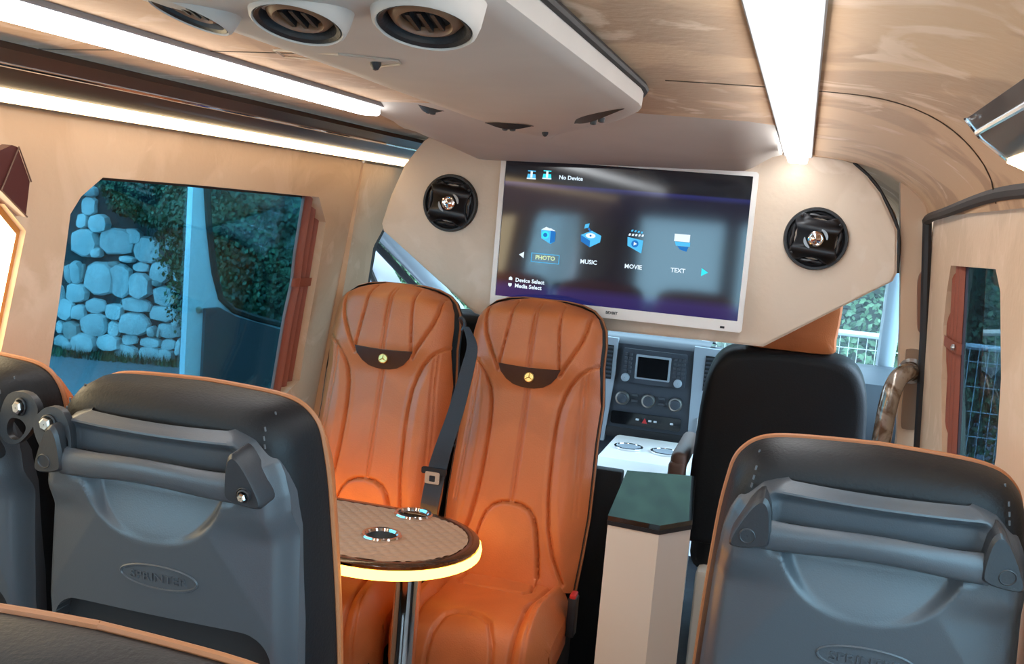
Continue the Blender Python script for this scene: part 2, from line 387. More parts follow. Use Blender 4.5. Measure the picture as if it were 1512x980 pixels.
# ================================================================ LIGHT STRIPS AND BARS
def ceil_strip(name, x0, x1, y0, y1, z0, z1, label):
    t = thing(name, ((x0+x1)/2, (y0+y1)/2, z0), label, 'light', 'white ceiling light strips')
    MB().box(x0, x1, y0, y1, z0, z1, .006, 3).build('diffuser', m_strip, t)
    MB().box(x0-.011, x1+.011, y0, y1+.004, z1-.007, z1+.004, .002, 1).build('mounting_rail', m_rail, t, sm=False)
    return t
ceil_strip('ceiling_light_strip', -.064, -.014, -1.3, 2.86, .172, .196, 'white ceiling light strip on the right, ending above the right speaker')
ceil_strip('ceiling_light_strip', -.965, -.918, -1.3, 2.15, .170, .196, 'white ceiling light strip on the left, running behind the grey air shelf')
def luggage_bar(sgn, y0, y1, label, end_chrome):
    C = -.49
    def X(d): return C+sgn*d
    t = thing('light_bar', (X(.74), (y0+y1)/2, .10), label, 'light', 'side bars with warm light lines')
    sec = [(.80, .105), (.785, .095), (.745, .108), (.700, .140), (.675, .168), (.685, .180), (.73, .178), (.80, .14)]
    MB().loft([[Vector((X(d), y, z)) for d, z in sec] for y in (y0, y1)], True, True).build('housing', m_gloss, t, ang=50)
    # luminous line, a slim strip proud of the sloping face
    a, b = (.767, .1015), (.734, .1155); nx, nz = .011/.026, -.024/.026
    led = MB(); dn = Vector((-(b[1]-a[1]), b[0]-a[0]))
    sc = [(a[0], a[1]-.005), (b[0]-.001, b[1]-.006), (b[0], b[1]+.004), (a[0], a[1]+.006)]
    led.loft([[Vector((X(d), y, z)) for d, z in sc] for y in (y0+.03, y1-.018)], True, True).build('light_line', m_warm, t, sm=False)
    MB().tube([(X(.694), y0+.01, .147), (X(.694), y1-.01, .147)], .004, 8).build('bright_bead', m_chrome, t)
    if end_chrome:
        MB().loft([[Vector((X(lerp(.735, d, 1.04)), y, lerp(.14, z, 1.05))) for d, z in sec] for y in (y1-.012, y1+.004)], True, True).build('end_cap', m_chrome, t)
    return t
luggage_bar(-1, -1.3, 3.17, 'dark gloss bar with warm light line above the left side window', False)
luggage_bar(1, -1.3, 1.52, 'short dark gloss bar end with warm light line above the right wall', True)

# ================================================================ CEILING AIR CONSOLE
con = thing('air_console', (-.42, 1.2, .14), 'cream plastic ceiling air console with round outlets between the light strips', 'console')
# plan outline: right edge xr(y), left edge xl(y); rounded nose
NOSE = 2.02
def xr(y): return interp([(-1.3, -.255), (1.58, -.257), (1.64, -.265), (1.70, -.282), (1.78, -.313), (1.88, -.360), (1.97, -.41), (2.03, -.45), (2.07, -.485), (2.085, -.51)], y)
def xl(y): return interp([(-1.3, -.60), (1.2, -.61), (1.55, -.625), (1.78, -.625), (1.92, -.61), (2.0, -.588), (2.05, -.56), (2.085, -.515)], y)
def conZ(u, y):
    # underside height across u 0 (right) .. 1 (left)
    x = lerp(xr(y), xl(y), u)
    z = interp([(0, .166), (.03, .160), (.12, .155), (.35, .146), (.65, .141), (.8, .143), (.93, .152), (.985, .160), (1, .168)], u)
    return x, z
ylist = [-1.3, -.8, -.3, 0, .3, .5, .6, .7, .8, .9, 1.0, 1.1, 1.2, 1.3, 1.38, 1.44, 1.5, 1.56, 1.62, 1.68, 1.74, 1.8, 1.86, 1.9, 1.94, 1.97, 2.0, 2.03, 2.055, 2.075, 2.085]
def cg(y):
    row = []
    for k in range(33):
        u = k/32; x, z = conZ(u, y)
        row.append(Vector((x, y, z)))
    return row
b = MB(); rows = [cg(y) for y in ylist]; b.loft(rows, closed=False, cap=False)
b.loft([[r[0] for r in rows], [Vector((r[0].x+.002, r[0].y, .198)) for r in rows]], closed=False, cap=False)
b.loft([[r[-1] for r in rows], [Vector((r[-1].x-.002, r[-1].y, .198)) for r in rows]], closed=False, cap=False)
b.build('housing', m_plastic, con)
b = MB(); b.tube([Vector((xr(y)+.003, y, .193)) for y in ylist[:-2]], .006, 8); b.build('edge_shadow', m_seal, con)  # dark tube standing in for the thin shadow line beyond the console edge
def round_outlet(x, y, z, nrm, r):
    nrm = Vector(nrm).normalized(); c0 = Vector((x, y, z))
    ring = MB().lathe([(r*1.24, -.030), (r*1.17, -.008), (r*1.10, .001), (r*1.03, .003), (r, .001), (r*.99, -.004)], c0, nrm, 36).build('air_outlet', m_plastic, con)
    MB().lathe([(r, .001), (r*.97, .002), (r*.88, .0), (r*.82, -.009), (r*.80, -.012)], c0, nrm, 36).build('outlet_ring', m_dark, ring)
    MB().lathe([(r*.82, -.009), (r*.70, -.003), (r*.58, -.001), (r*.54, -.003), (r*.53, -.010)], c0+nrm*0, nrm, 36).build('outlet_dish', m_outlet, ring)
    d = MB().lathe([(.0001, -.008), (r*.54, -.008)], c0, nrm, 24).build('outlet_throat', m_pocket, ring)
    a = nrm.orthogonal().normalized(); ax = Vector((0, 1, 0)); ax = (ax-nrm*ax.dot(nrm)).normalized(); bx = nrm.cross(ax)
    for k in (-1, 0, 1):
        p = c0-nrm*.005+bx*(k*r*.27)
        MB().box(-r*.42*(1 if k == 0 else .85), r*.42*(1 if k == 0 else .85), -.0018, .0018, -.004, .003, 0, 1, T=lambda q, p=p: p+ax*q.x+bx*q.y+nrm*q.z).build('outlet_vane', m_dark, ring, sm=False)
m_outlet = mat('outlet brown dish', (.22, .10, .05), .4)
round_outlet(-.313, .810, .138, (.03, -.28, -1), .039)
round_outlet(-.418, .795, .134, (.0, -.28, -1), .0365)
round_outlet(-.525, .805, .139, (-.22, -.20, -1), .034)
# slots, lens and thin outlined cover on the underside
def con_pt(px, py, dz=0):
    p = onZ(px, py, .143)
    for _ in range(3):
        u = (p.x-xr(p.y))/(xl(p.y)-xr(p.y)); z = conZ(min(1, max(0, u)), min(2.06, p.y))[1]; p = onZ(px, py, z)
    return p
def slot(px0, py0, px1, py1, drop, lab):
    a, b_ = con_pt(px0, py0), con_pt(px1, py1); m_ = MB(); N = 10
    t = (b_-a); side = Vector((t.y, -t.x, 0)).normalized()
    s1 = [a+t*(k/N)+side*(drop*sin(pi*k/N))+Vector((0, 0, -.002)) for k in range(N+1)]
    s2 = [a+t*(k/N)-side*(drop*.25*sin(pi*k/N))+Vector((0, 0, -.003)) for k in range(N+1)]
    s3 = [a+t*(k/N)+side*(drop*.5*sin(pi*k/N))+Vector((0, 0, -.010*sin(pi*k/N)-.002)) for k in range(N+1)]
    m_.loft([s1, s3, s2], closed=False, cap=False)
    o = m_.build('vent_slot', m_dark, con)  # black vent slot on the underside, not a lamp
    for f in (.42, .58):
        q = a+t*f+Vector((0, 0, -.010)); MB().lathe([(.006, -.004), (.005, .003), (.002, .004)], q, (0, 0, -1), 10, cap=True).build('slot_knob', m_shell_dark, o)
slot(716, 179, 788, 184, .020, ''); slot(848, 180, 922, 158, .022, ''); slot(618, 152, 656, 162, .018, '')
for px, py, r_ in ((555, 92, .006), (805, 195, .006)):
    p = con_pt(px, py); MB().lathe([(r_, -.001), (r_, .003), (r_*.5, .008), (.0001, .009)], p, (0, 0, -1), 12).build('sensor', m_dark, con)
cv = [con_pt(x, y)+Vector((0, 0, -.0012)) for x, y in ((404, 72), (500, 78), (588, 88), (592, 93), (560, 97), (420, 82))]
MB().tube(cv+[cv[0]], .0014, 5, cap=False).build('cover_outline', m_plastic_tan, con)

# grey shelf between console and partition
sh = MB(); N = 41
def shelf_ring(k):
    u = k/(N-1); x = lerp(-.970, -.078, u); e = abs(2*u-1)
    endr = 1-sstep(.90, 1.0, e)*.55
    bow = .10*(1-e*e)
    ya = 2.06+.02*(1-u); yb = 2.79
    yl = lerp(2.40, 2.42, u)
    zt = .205; zl = lerp(.148, .156, u)+.022*sstep(.80, 1, e); zb = lerp(.116, .140, u)+.045*sstep(.78, 1, e)
    ye = sstep(.88, 1, e)*.03
    pr_ = [(ya+ye, zt), (ya+.05+ye, zt-.012), (2.2+ye, lerp(zt, zl, .55)), (yl-.05, zl+.006), (yl-.015, zl), (yl+.02, zl-.004), (2.6, lerp(zl, zb, .6)), (yb-.03, zb), (yb, zb+.006), (yb+.01, zb+.02), (yb+.012, zt)]
    return [Vector((x, y, z)) for y, z in pr_]
rings = [shelf_ring(k) for k in range(N)]
m0 = rings[0]; c0 = Vector((m0[0].x-.006, 2.45, .185)); rings = [[lerp(p, c0, .25) for p in m0]]+rings
m1 = rings[-1]; c1 = Vector((m1[0].x+.006, 2.45, .185)); rings = rings+[[lerp(p, c1, .25) for p in m1]]
tag(sh.loft(rings, True, True).build('air_shelf', m_plastic, ang=30), 'wide grey plastic air shelf curving under the ceiling in front of the screen', 'shelf')

# ================================================================ PARTITION PANEL, TV, SPEAKERS
pan = [(-1.048, .205), (-1.10, .165), (-1.153, .094), (-1.19, .0), (-1.213, -.084), (-1.206, -.105), (-.903, -.319), (-.86, -.33), (-.074, -.322), (.235, -.112), (.243, -.09), (.231, .021), (.178, .114), (.14, .155), (.10, .185), (.04, .20)]
PY = 2.9
t = thing('partition_panel', (-.49, PY+.03, -.33), 'cream suede partition panel with cut corners holding screen and speakers', 'panel')
pm = lambda u, v, h: Vector((u, PY+h, v))
cxp, czp = -.49, -.06
ins = [(lerp(cxp, u, .992), lerp(czp, v, .98)) for u, v in pan]
b = MB(); b.prism(pan, pm, .006, .045); b.build('board', m_panel, t, sm=False)
b = MB(); b.prism(ins, pm, 0, .007); b.build('suede_face', m_panel, t, sm=False)
MB().tube(smooth([pm(u, v, .012) for u, v in ((.245, -.09), (.234, .021), (.181, .115), (.142, .158), (.102, .187))], 4), .0045, 6).build('edge_trim', m_seal, t)
# tv
tv = thing('television', (-.49, 2.87, -.286), 'white framed flat screen television showing a blue media menu', 'television')
TX0, TX1, TZ0, TZ1 = -.846, -.134, -.287, .143; SX0, SX1, SZ0, SZ1 = -.832, -.148, -.257, .131
TY = 2.86
def tvp(u, v, h): return Vector((u, TY+h, v))
def rrect(x0, x1, z0, z1, r, n=5):
    out = []
    for cx_, cz_, a0 in ((x1-r, z1-r, 0), (x0+r, z1-r, 90), (x0+r, z0+r, 180), (x1-r, z0+r, 270)):
        for k in range(n+1):
            a = radians(a0+90*k/n); out.append((cx_+r*cos(a), cz_+r*sin(a)))
    return out
b = MB().prism(rrect(TX0, TX1, TZ0, TZ1, .008), tvp, 0, .012, [rrect(SX0, SX1, SZ0, SZ1, .001, 1)]); fr = b.build('frame', m_white, tv, sm=False)
MB().box(TX0+.004, TX1-.004, TY+.012, TY+.038, TZ0+.004, TZ1-.004, .006, 2).build('rear_housing', m_white, tv)
MB().prism([(SX0, SZ0), (SX1, SZ0), (SX1, SZ1), (SX0, SZ1)], tvp, .004, .010).build('screen', m_tv, tv, sm=False)
MB().prism(rrect(-.192, -.180, -.280, -.274, .001, 2), tvp, -.001, .001).build('infrared_window', m_dark, tv, sm=False)
def scr(px, py): p = onY(px, py, TY+.003); return p.x, p.z
def tv_text(body, px, py, size, m, align='CENTER', bold=.0004):
    x, z = scr(px, py); vs, fs = text_mesh(body, size, 0, align, bold)
    b = MB(); b.add([Vector((x+v.x, TY+.0025, z+v.y)) for v in vs], fs); return b.build('screen_text', m, tv, sm=False, recalc=False)
tv_text('No Device', 843, 263, .0155, m_px_white); tv_text('PHOTO', 805, 381, .0165, m_px_yel); tv_text('MUSIC', 869, 387, .0165, m_px_white)
tv_text('MOVIE', 935, 394, .0165, m_px_white); tv_text('TEXT', 1001, 399.5, .0165, m_px_white)
tv_text('Device Select', 761, 413, .0155, m_px_white, 'LEFT'); tv_text('Media Select', 760, 421.5, .0155, m_px_white, 'LEFT')
vs, fs = text_mesh('BEXBIT', .0105, 0, 'CENTER', .0004)
b = MB(); p = onY(903, 462, TY); b.add([Vector((p.x+v.x, TY-.0008, p.z+v.y)) for v in vs], fs); b.build('lettering', m_dark, tv, sm=False, recalc=False)
def icon(name, polys):
    """polys: list of (material, [(dx,dz)...]) around a pixel centre"""
    pass
def flat(poly, m, lay=0, name='screen_icon'):
    return MB().prism(poly, tvp, .0022-lay*.0005, .0030-lay*.0005).build(name, m, tv, sm=False)
def rel(px, py, pts, s=.001): x, z = scr(px, py); return [(x+a*s, z+b_*s) for a, b_ in pts]
def disc(r, n=14, ox=0, oz=0): return [(ox+r*cos(2*pi*k/n), oz+r*sin(2*pi*k/n)) for k in range(n)]
# device icons
for px, mm in ((785, m_px_cyan), (808, m_px_teal)):
    flat(rel(px, 258, [(-13, -12), (13, -12), (11, 2), (-11, 2)]), mm); flat(rel(px, 258, [(-3, -8), (3, -8), (3, 10), (-3, 10)]), m_px_white, 1)
    flat(rel(px, 258, [(-11, 9), (11, 9), (11, 12), (-11, 12)]), mm); flat(rel(px, 258, [(-13, -12), (13, -12), (13, -9), (-13, -9)]), m_px_white, 1)
# camera
flat(rel(809, 345, [(-20, 10), (8, 16), (22, 6), (22, -20), (10, -28), (-18, -14)]), m_px_cyan); flat(rel(809, 345, [(8, 16), (22, 6), (22, -20), (8, -27)]), m_px_blue, 1)
flat(rel(809, 345, [(-20, 10), (8, 16), (22, 9), (-6, 19)]), m_px_white, 1); flat(rel(809, 345, disc(11, oz=-4, ox=-7)), m_px_teal, 1); flat(rel(809, 345, disc(6, oz=-4, ox=-7)), m_px_blue, 2)
# music player
flat(rel(872, 350, [(-28, 4), (2, 18), (30, 6), (0, -10)]), m_px_cyan); flat(rel(872, 350, [(-28, 4), (0, -10), (0, -28), (-26, -14)]), m_px_blue); flat(rel(872, 350, [(0, -10), (30, 6), (28, -12), (0, -28)]), m_px_cyan, 1)
flat(rel(872, 350, [(14*cos(k*.449), 4+7*sin(k*.449)) for k in range(14)]), m_px_white, 1); flat(rel(872, 350, disc(3, 8, 0, 4)), m_px_blue, 2)
flat(rel(872, 350, [(-20, 22), (-8, 26), (-6, 38), (-18, 34)]), m_px_cyan); flat(rel(872, 350, [(-10, 22), (-2, 14), (0, 17), (-6, 26)]), m_px_blue, 1)
# clapper board
flat(rel(938, 355, [(-22, 8), (22, 2), (20, -34), (-20, -16)]), m_px_cyan); flat(rel(938, 355, disc(10, oz=-9)), m_px_blue, 1); flat(rel(938, 355, [(-3, -4), (6, -9), (-3, -14)]), m_px_white, 2)
for k in range(5): flat(rel(938, 355, [(-20+k*9, 12), (-15+k*9, 12), (-13+k*9, 18), (-18+k*9, 18)]), m_px_white, 1)
for k in range(4): flat(rel(938, 355, [(-14+k*9, 24-k), (-9+k*9, 24-k), (-7+k*9, 29-k), (-12+k*9, 29-k)]), m_px_cyan, 1)
# text sheet
flat(rel(1007, 360, [(-22, 26), (20, 26), (20, 6), (-22, 6)]), m_px_white); flat(rel(1007, 360, [(-20, 5), (22, 5), (22, -6), (-16, -6)]), m_px_cyan); flat(rel(1007, 360, [(-12, -7), (18, -7), (14, -20), (-4, -16)]), m_px_blue)
# arrows and highlighted box
flat(rel(771, 376, [(-9, 0), (5, 9), (5, -9)]), m_px_white); flat(rel(1040, 402, [(10, 0), (-8, 11), (-8, -11)]), m_px_teal)
flat(rel(754, 411, [(-5, -4), (5, -4), (5, 2), (0, 6), (-5, 2)]), m_px_white); flat(rel(753, 420, [(-5, 4), (5, 4), (5, -2), (0, -6), (-5, -2)]), m_px_white)
x, z = scr(805, 381); bx = [(x-.041, z-.014), (x+.041, z-.014), (x+.041, z+.012), (x-.041, z+.012)]
MB().prism(bx, tvp, .0022, .003, [[(lerp(x, a, .955), lerp(z-.001, b_, .87)) for a, b_ in bx]]).build('screen_icon', m_px_cyan, tv, sm=False)

def speaker(px, py, label):
    p = onY(px, py, PY-.02); c = Vector((p.x, PY, p.z)); R = .0835; N_ = (0, -1, 0)
    t = thing('speaker', (c.x, PY, c.z-R), label, 'speaker', 'round speakers on the partition')
    MB().lathe([(R, 0), (R, .008), (R*.97, .013), (R*.90, .013), (R*.86, .006), (R*.86, .0)], c, N_, 48).build('rim', m_dark, t)
    MB().lathe([(R*.87, .004), (R*.80, .010), (R*.74, .003), (R*.70, .001), (R*.30, -.012), (.001, -.014)], c, N_, 40).build('cone', m_cone, t)
    # four-armed grille: square with concave sides and arms reaching the rim
    pts = []
    for q in range(4):
        a0 = q*pi/2+pi/4-.10
        for da, rr in ((-.16, .93), (.16, .93), (.30, .80), (.45, .66), (.785, .60), (1.12, .66), (1.27, .80)):
            a = a0+da; pts.append((R*rr*cos(a), R*rr*sin(a)))
    M_ = lambda u, v, h: Vector((c.x+u, PY-h, c.z+v))
    g = MB(); pin = [(u*.93, v*.93) for u, v in pts]
    g.loft([[M_(u, v, .008) for u, v in pts], [M_(u, v, .018) for u, v in pts], [M_(u, v, .020) for u, v in pin]], True, False)
    g.prism(pin, M_, .019, .020); g.build('grille', m_grille, t, ang=30)
    for q in range(4):
        a0 = q*pi/2+pi/4-.10+.785; 
        path = [M_(R*.70*cos(a0+k*.085)*(1+.10*abs(k)/4), R*.70*sin(a0+k*.085)*(1+.10*abs(k)/4), .010+.004*(1-abs(k)/5)) for k in range(-5, 6)]
        MB().tube(path, .0045, 8).build('grille_rib', m_grille, t)
    tw = MB().lathe([(R*.24, .018), (R*.24, .026), (R*.20, .028), (R*.17, .022), (R*.08, .024), (.001, .027)], c, N_, 24).build('tweeter', m_chrome, t)
    for sg in (1, -1):
        mb = MB(); arc = []
        for k in range(9):
            a = pi*.98+k*.14 if sg > 0 else -.02+k*.14
            arc.append((cos(a)*R*.34, sin(a)*R*.34, sin(pi*(k+1.2)/10.5)*R*.05))
        mb.prism([(u*1+u/(R*.36)*w, v+v/(R*.36)*w) for u, v, w in arc]+[(u-u/(R*.36)*w, v-v/(R*.36)*w) for u, v, w in reversed(arc)], lambda u, v, h: M_(u, v, h), .019, .024)
        mb.build('silver_fin', m_finsteel, t)
    for a in (radians(125), radians(35), radians(-145)):
        MB().lathe([(.004, .017), (.004, .022), (.001, .023)], c+Vector((cos(a)*R*.86, 0, sin(a)*R*.86)), N_, 10).build('screw', m_dark, t)
m_finsteel = mat('dull silver', (.30, .30, .31), .4, metal=.8)
m_grille = mat('speaker grille', (.024, .025, .029), .36)
speaker(662.5, 299.5, 'round black speaker on the cream panel left of the screen')
speaker(1204.5, 352.5, 'round black speaker on the cream panel right of the screen')

# ================================================================ ORANGE SEATS (facing the camera)
def orange_seat(X0):
    P0 = Vector((X0, 2.58, -.99)); T = Vector((0, .17, .74)).normalized(); Nn = Vector((0, -T.z, T.y))
    t = thing('leather_seat', (X0, 2.45, FLOOR), 'orange leather seat nearer the aisle, directly left of the cream cabinet', 'seat', 'orange leather seats under the screen')
    P = lambda s, q, n: P0+Vector((s, 0, 0))+T*q+Nn*n
    hw = [(0, .185), (.1, .192), (.2, .197), (.3, .195), (.4, .192), (.5, .194), (.56, .187), (.60, .182), (.66, .181), (.70, .175), (.73, .160), (.75, .138), (.762, .105), (.768, .06)]
    w = lambda q: interp(hw, q)
    A = [[(-.0045, .75), (-.0045, .575)], [(.0045, .75), (.0045, .575)], [(-.0045, .52), (-.0045, .214)], [(.0045, .52), (.0045, .214)]]
    Bs = [(.066, .755), (.070, .68), (.083, .575)]
    Cs = [(.143, .735), (.141, .69), (.132, .655), (.110, .61), (.086, .562)]
    Ds = [(.186, .606), (.160, .588), (.138, .568), (.118, .54), (.104, .51), (.095, .472), (.091, .42), (.091, .36), (.094, .28), (.098, .23), (.109, .155), (.128, .09), (.16, .02)]
    Es = [(.150, .58), (.148, .52), (.150, .47), (.155, .40), (.160, .30), (.165, .2)]
    badge = [(-.086, .577), (-.04, .574), (0, .573), (.04, .574), (.086, .577), (.078, .556), (.062, .538), (.042, .526), (.02, .521), (0, .5195), (-.02, .521), (-.042, .526), (-.062, .538), (-.078, .556)]
    arch = [(.096, .03), (.088, .09), (.076, .15), (.066, .178), (.050, .199), (.028, .210), (0, .214)]
    def mir(pl): return [(-a, b_) for a, b_ in pl]
    seams = [(p, .0028, .004) for p in A]+[(p, .0034, .007) for p in (Bs, mir(Bs))]+[(p, .004, .009) for p in (Cs, mir(Cs), Ds, mir(Ds))]+[(arch+mir(arch)[::-1][1:], .004, .008)]
    for e in (Es, mir(Es)): seams += [(e, .0030, .0038), ([(a+.009, b_) for a, b_ in e], .0030, .0038)]
    boxes = [(min(a for a, _ in pl)-.014, max(a for a, _ in pl)+.014, min(b_ for _, b_ in pl)-.014, max(b_ for _, b_ in pl)+.014) for pl, _, _ in seams]
    Dx = [(b_, a) for a, b_ in reversed(Ds)]; Ax = [(b_, a) for a, b_ in arch]; Cx = [(b_, a) for a, b_ in reversed(Cs)]
    def height(s, q):
        u = abs(s)/w(q)
        n = .030*sstep(.50, .60, q)*(1-.35*sstep(.66, .77, q)) + .010*cos(min(1, u)*pi/2)
        n += -.045*u**7 - .05*sstep(.70, .768, q)**2
        d = abs(s)-interp(Dx, q)
        if q < .6: n += .016*sstep(-.004, .030, d)*(1-sstep(.70, 1, u))*sstep(.62, .50, q)+.004*sstep(-.02, .0, -abs(d))
        if q < .214 and abs(s) < interp(Ax, q): n += .010
        n += .006*sin(q*11)*cos(s*9)*.25
        g = 0
        for (pl, sg, dp), (x0, x1, y0, y1) in zip(seams, boxes):
            if x0 <= s <= x1 and y0 <= q <= y1:
                dd = dpoly((s, q), pl); g = max(g, dp*exp(-(dd/sg)**2))
        return n-g*1.35
    NU, NV = 135, 210
    qs = [.768*(1-(1-j/(NV-1))**1.0) for j in range(NV)]
    verts = [[P((2*i/(NU-1)-1)*w(q), q, height((2*i/(NU-1)-1)*w(q), q)) for i in range(NU)] for q in qs]
    reg = {}
    for j in range(NV-1):
        for i in range(NU-1):
            s = (2*(i+.5)/(NU-1)-1)*w(qs[j]); q = (qs[j]+qs[j+1])/2; a = abs(s)
            if q > .575 and a < interp(Cx, q): k = 'headrest_panel'
            elif q > .606: k = 'headrest_wing' + ('' if s > 0 else '!')
            elif a > interp(Dx, q): k = 'side_bolster' + ('' if s > 0 else '!')
            elif q < .214 and a < interp(Ax, q): k = 'lumbar_panel'
            else: k = 'centre_panel'
            reg.setdefault(k, []).append((i, j))
    for k, cells in reg.items():
        idx = {}; vs = []; fs = []
        for i, j in cells:
            f = []
            for a, c_ in ((i, j), (i+1, j), (i+1, j+1), (i, j+1)):
                if (a, c_) not in idx: idx[(a, c_)] = len(vs); vs.append(verts[c_][a])
                f.append(idx[(a, c_)])
            fs.append(f)
        MB().add(vs, fs).build(k.rstrip('!'), m_leather, t, ang=80, recalc=False)
    # rim from leather edge back to the shell, then black shell
    outl = [(w(q), q) for q in [0, .1, .2, .3, .4, .5, .56, .6, .66, .7, .73, .75, .762, .768]]
    full = outl+[(-a, b_) for a, b_ in reversed(outl)]
    def ring(k, n): return [P(a*k, lerp(.38, b_, 1+(k-1)*.6), n) for a, b_ in full]
    edge = [P(a, b_, height(a*.9999, b_)) for a, b_ in full]
    MB().loft([edge, ring(1.012, -.045), ring(1.01, -.06)], True, False).build('side_gusset', m_vinyl, t, ang=60)
    MB().tube(ring(1.016, -.06)+[], .0045, 6).build('piping', m_piping, t)
    MB().loft([ring(1.0, -.055), ring(1.03, -.063), ring(1.03, -.078), ring(.95, -.088)], True, True).build('back_shell', m_vinyl, t, ang=50)
    bp = lambda u, v, h: P(u, v, max(height(u, v), .010+.02*sstep(.5, .6, v))+.002+h)
    b = MB(); bi = [(lerp(0, u, .93), lerp(.552, v, .90)) for u, v in badge]
    b.loft([[bp(u, v, -.004) for u, v in badge], [bp(u, v, .001) for u, v in badge], [P(u, v, .034) if False else bp(u*.98, v, .0025) for u, v in bi]], True, True)
    pt = b.build('badge_patch', m_brownpatch, t)
    bc = P(.004, .548, max(height(.004, .548), .010+.02*sstep(.5, .6, .548))+.0075)
    md = MB().lathe([(.0135, -.006), (.0135, .003), (.0122, .0045), (.0114, .0036), (.001, .0036)], bc, Nn, 28).build('medallion', m_gold, pt)
    # three-armed emblem inside the ring
    for k in range(3):
        a = pi/2+k*2*pi/3; dv = Vector((cos(a), 0, 0))+T*sin(a)
        MB().tube([bc+Nn*.004, bc+Nn*.0038+dv*.0108], [.0018, .0006], 6).build('medallion_arm', m_gold, md) if False else None
    b = MB()
    for k in range(3):
        a = pi/2+k*2*pi/3; dv = Vector((cos(a), 0, 0))+T*sin(a); b.tube([bc+Nn*.004, bc+Nn*.0038+dv*.0108], [.0018, .0006], 6)
    b.build('medallion_star', m_golddk, pt)
    # cushion: profile path from the back to over the front edge
    path = smooth([(2.61, -.985), (2.51, -.982), (2.42, -.978), (2.345, -.978), (2.295, -.988), (2.262, -1.02), (2.248, -1.08), (2.255, -1.16), (2.275, -1.24)], 5)
    NVc, NUc = 110, 110; L = [0]
    for a, c_ in zip(path, path[1:]): L.append(L[-1]+(c_-a).length)
    def cp(q):
        d = q*L[-1]
        for i in range(len(L)-1):
            if d <= L[i+1]: break
        f = (d-L[i])/(L[i+1]-L[i]); p = lerp(path[i], path[i+1], f); tn = (path[i+1]-path[i]).normalized(); return p, Vector((tn.y, -tn.x))
    cs = [[(.135, 0), (.128, .2), (.118, .35), (.125, .5), (.122, .7), (.115, 1)], [(.09, .04), (.098, .16), (.082, .215), (0, .222)], [(.088, 1), (.085, .78), (.075, .62), (.055, .545), (.03, .52), (0, .515)]]
    csm = []
    for pl in cs: csm += [(pl, .0045, .009), (mir(pl), .0045, .009)]
    csm += [([(.148, .25), (.146, .42), (.152, .6), (.15, 1)], .0025, .005), ([(-.148, .25), (-.146, .42), (-.152, .6), (-.15, 1)], .0025, .005)]
    def cw(q): return interp([(0, .185), (.25, .195), (.55, .203), (.8, .197), (1, .18)], q)
    Cd = [(q, a) for a, q in cs[0]]
    def ch(s, q):
        u = abs(s)/cw(q); n = .012*cos(min(1, u)*pi/2)-.05*u**8
        n += .026*sstep(-.005, .03, abs(s)-interp(Cd, q))*(1-sstep(.75, 1, u))*sstep(1.0, .4, q)
        g = 0
        for pl, sg, dp in csm:
            dd = dpoly((s/1.0, q*.62), [(a, b_*.62) for a, b_ in pl]); g = max(g, dp*exp(-(dd/sg)**2))
        return n-g
    def cpt(i, j):
        s = (2*i-1)*cw(j); p, nn = cp(j); h = ch(s, j); 
        return Vector((X0+s, p.x-nn.x*-h if False else p.x-abs(nn.x)*h*0+(-h*abs(nn.x)), p.y+h*abs(nn.y)))
    MB().grid(cpt, NUc, NVc).build('cushion', m_leather, t, ang=80, recalc=False)
    for sg in (1, -1):
        b = MB(); rows = []
        for d in range(4):
            rows.append([cpt(1 if sg > 0 else 0, j/30)+Vector((sg*(.004 if d == 1 else 0)*1, .012*d*(1 if j > 18 else 0), -.028*d*(1 if j <= 18 else .3))) for j in range(31)])
        b.loft(rows, False, False)
        b.build('cushion_side', m_leather, t, ang=60)
    MB().box(X0-.188, X0+.188, 2.27, 2.66, -1.23, -1.04, .02, 2).build('cushion_base', m_vinyl, t)
    MB().box(X0-.16, X0+.16, 2.34, 2.66, FLOOR, -1.22, .01, 2).build('pedestal', m_dark, t)
    return t
near = orange_seat(-.668)
far = copy_tree(near, near.location+Vector((-.421, 0, 0)))
far['label'] = 'orange leather seat by the side window, left one of the pair'
# buckle on the aisle side of the near seat
t = thing('belt_buckle', (-.462, 2.5, -1.08), 'small black seat belt buckle with red button beside orange seat', 'buckle')
MB().box(-.474, -.452, 2.52, 2.56, -1.08, -.975, .004, 2).build('body', m_dark, t)
MB().box(-.471, -.455, 2.519, 2.557, -.977, -.966, .003, 2).build('release_button', m_red, t)
# belt between the two seats
t = thing('seat_belt', (-.885, 2.55, -.95), 'dark grey seat belt hanging between the two orange seats', 'belt')
bp_ = smooth([onY(688, 482, 2.60), onY(697, 510, 2.59), onY(690, 545, 2.58), onY(672, 610, 2.56), onY(655, 660, 2.54), onY(645, 695, 2.53), onY(634, 745, 2.50), onY(628, 790, 2.5)], 4)
wd = [interp([(0, .010), (.15, .016), (.4, .022), (.7, .027), (1, .024)], k/(len(bp_)-1)) for k in range(len(bp_))]
b = MB(); b.loft([[p+Vector((-w_, .004, 0)), p+Vector((w_, -.004, 0)), p+Vector((w_, -.0015, 0)), p+Vector((-w_, .0065, 0))] for p, w_ in zip(bp_, wd)], True, True); b.build('strap', m_belt, t, sm=False)
q = onY(641, 697, 2.52); tg = MB()
tg.prism(rrect(q.x-.034, q.x+.034, q.z-.005, q.z+.012, .004, 3), lambda u, v, h: Vector((u, 2.515+h, v)), 0, .008); tg.build('guide', m_dark, t)
tg = MB(); tg.prism(rrect(q.x-.022, q.x+.018, q.z-.030, q.z+.002, .004, 3), lambda u, v, h: Vector((u, 2.513+h, v)), 0, .003, [rrect(q.x-.010, q.x+.006, q.z-.024, q.z-.008, .002, 2)]); tg.build('tongue', m_chrome, t)
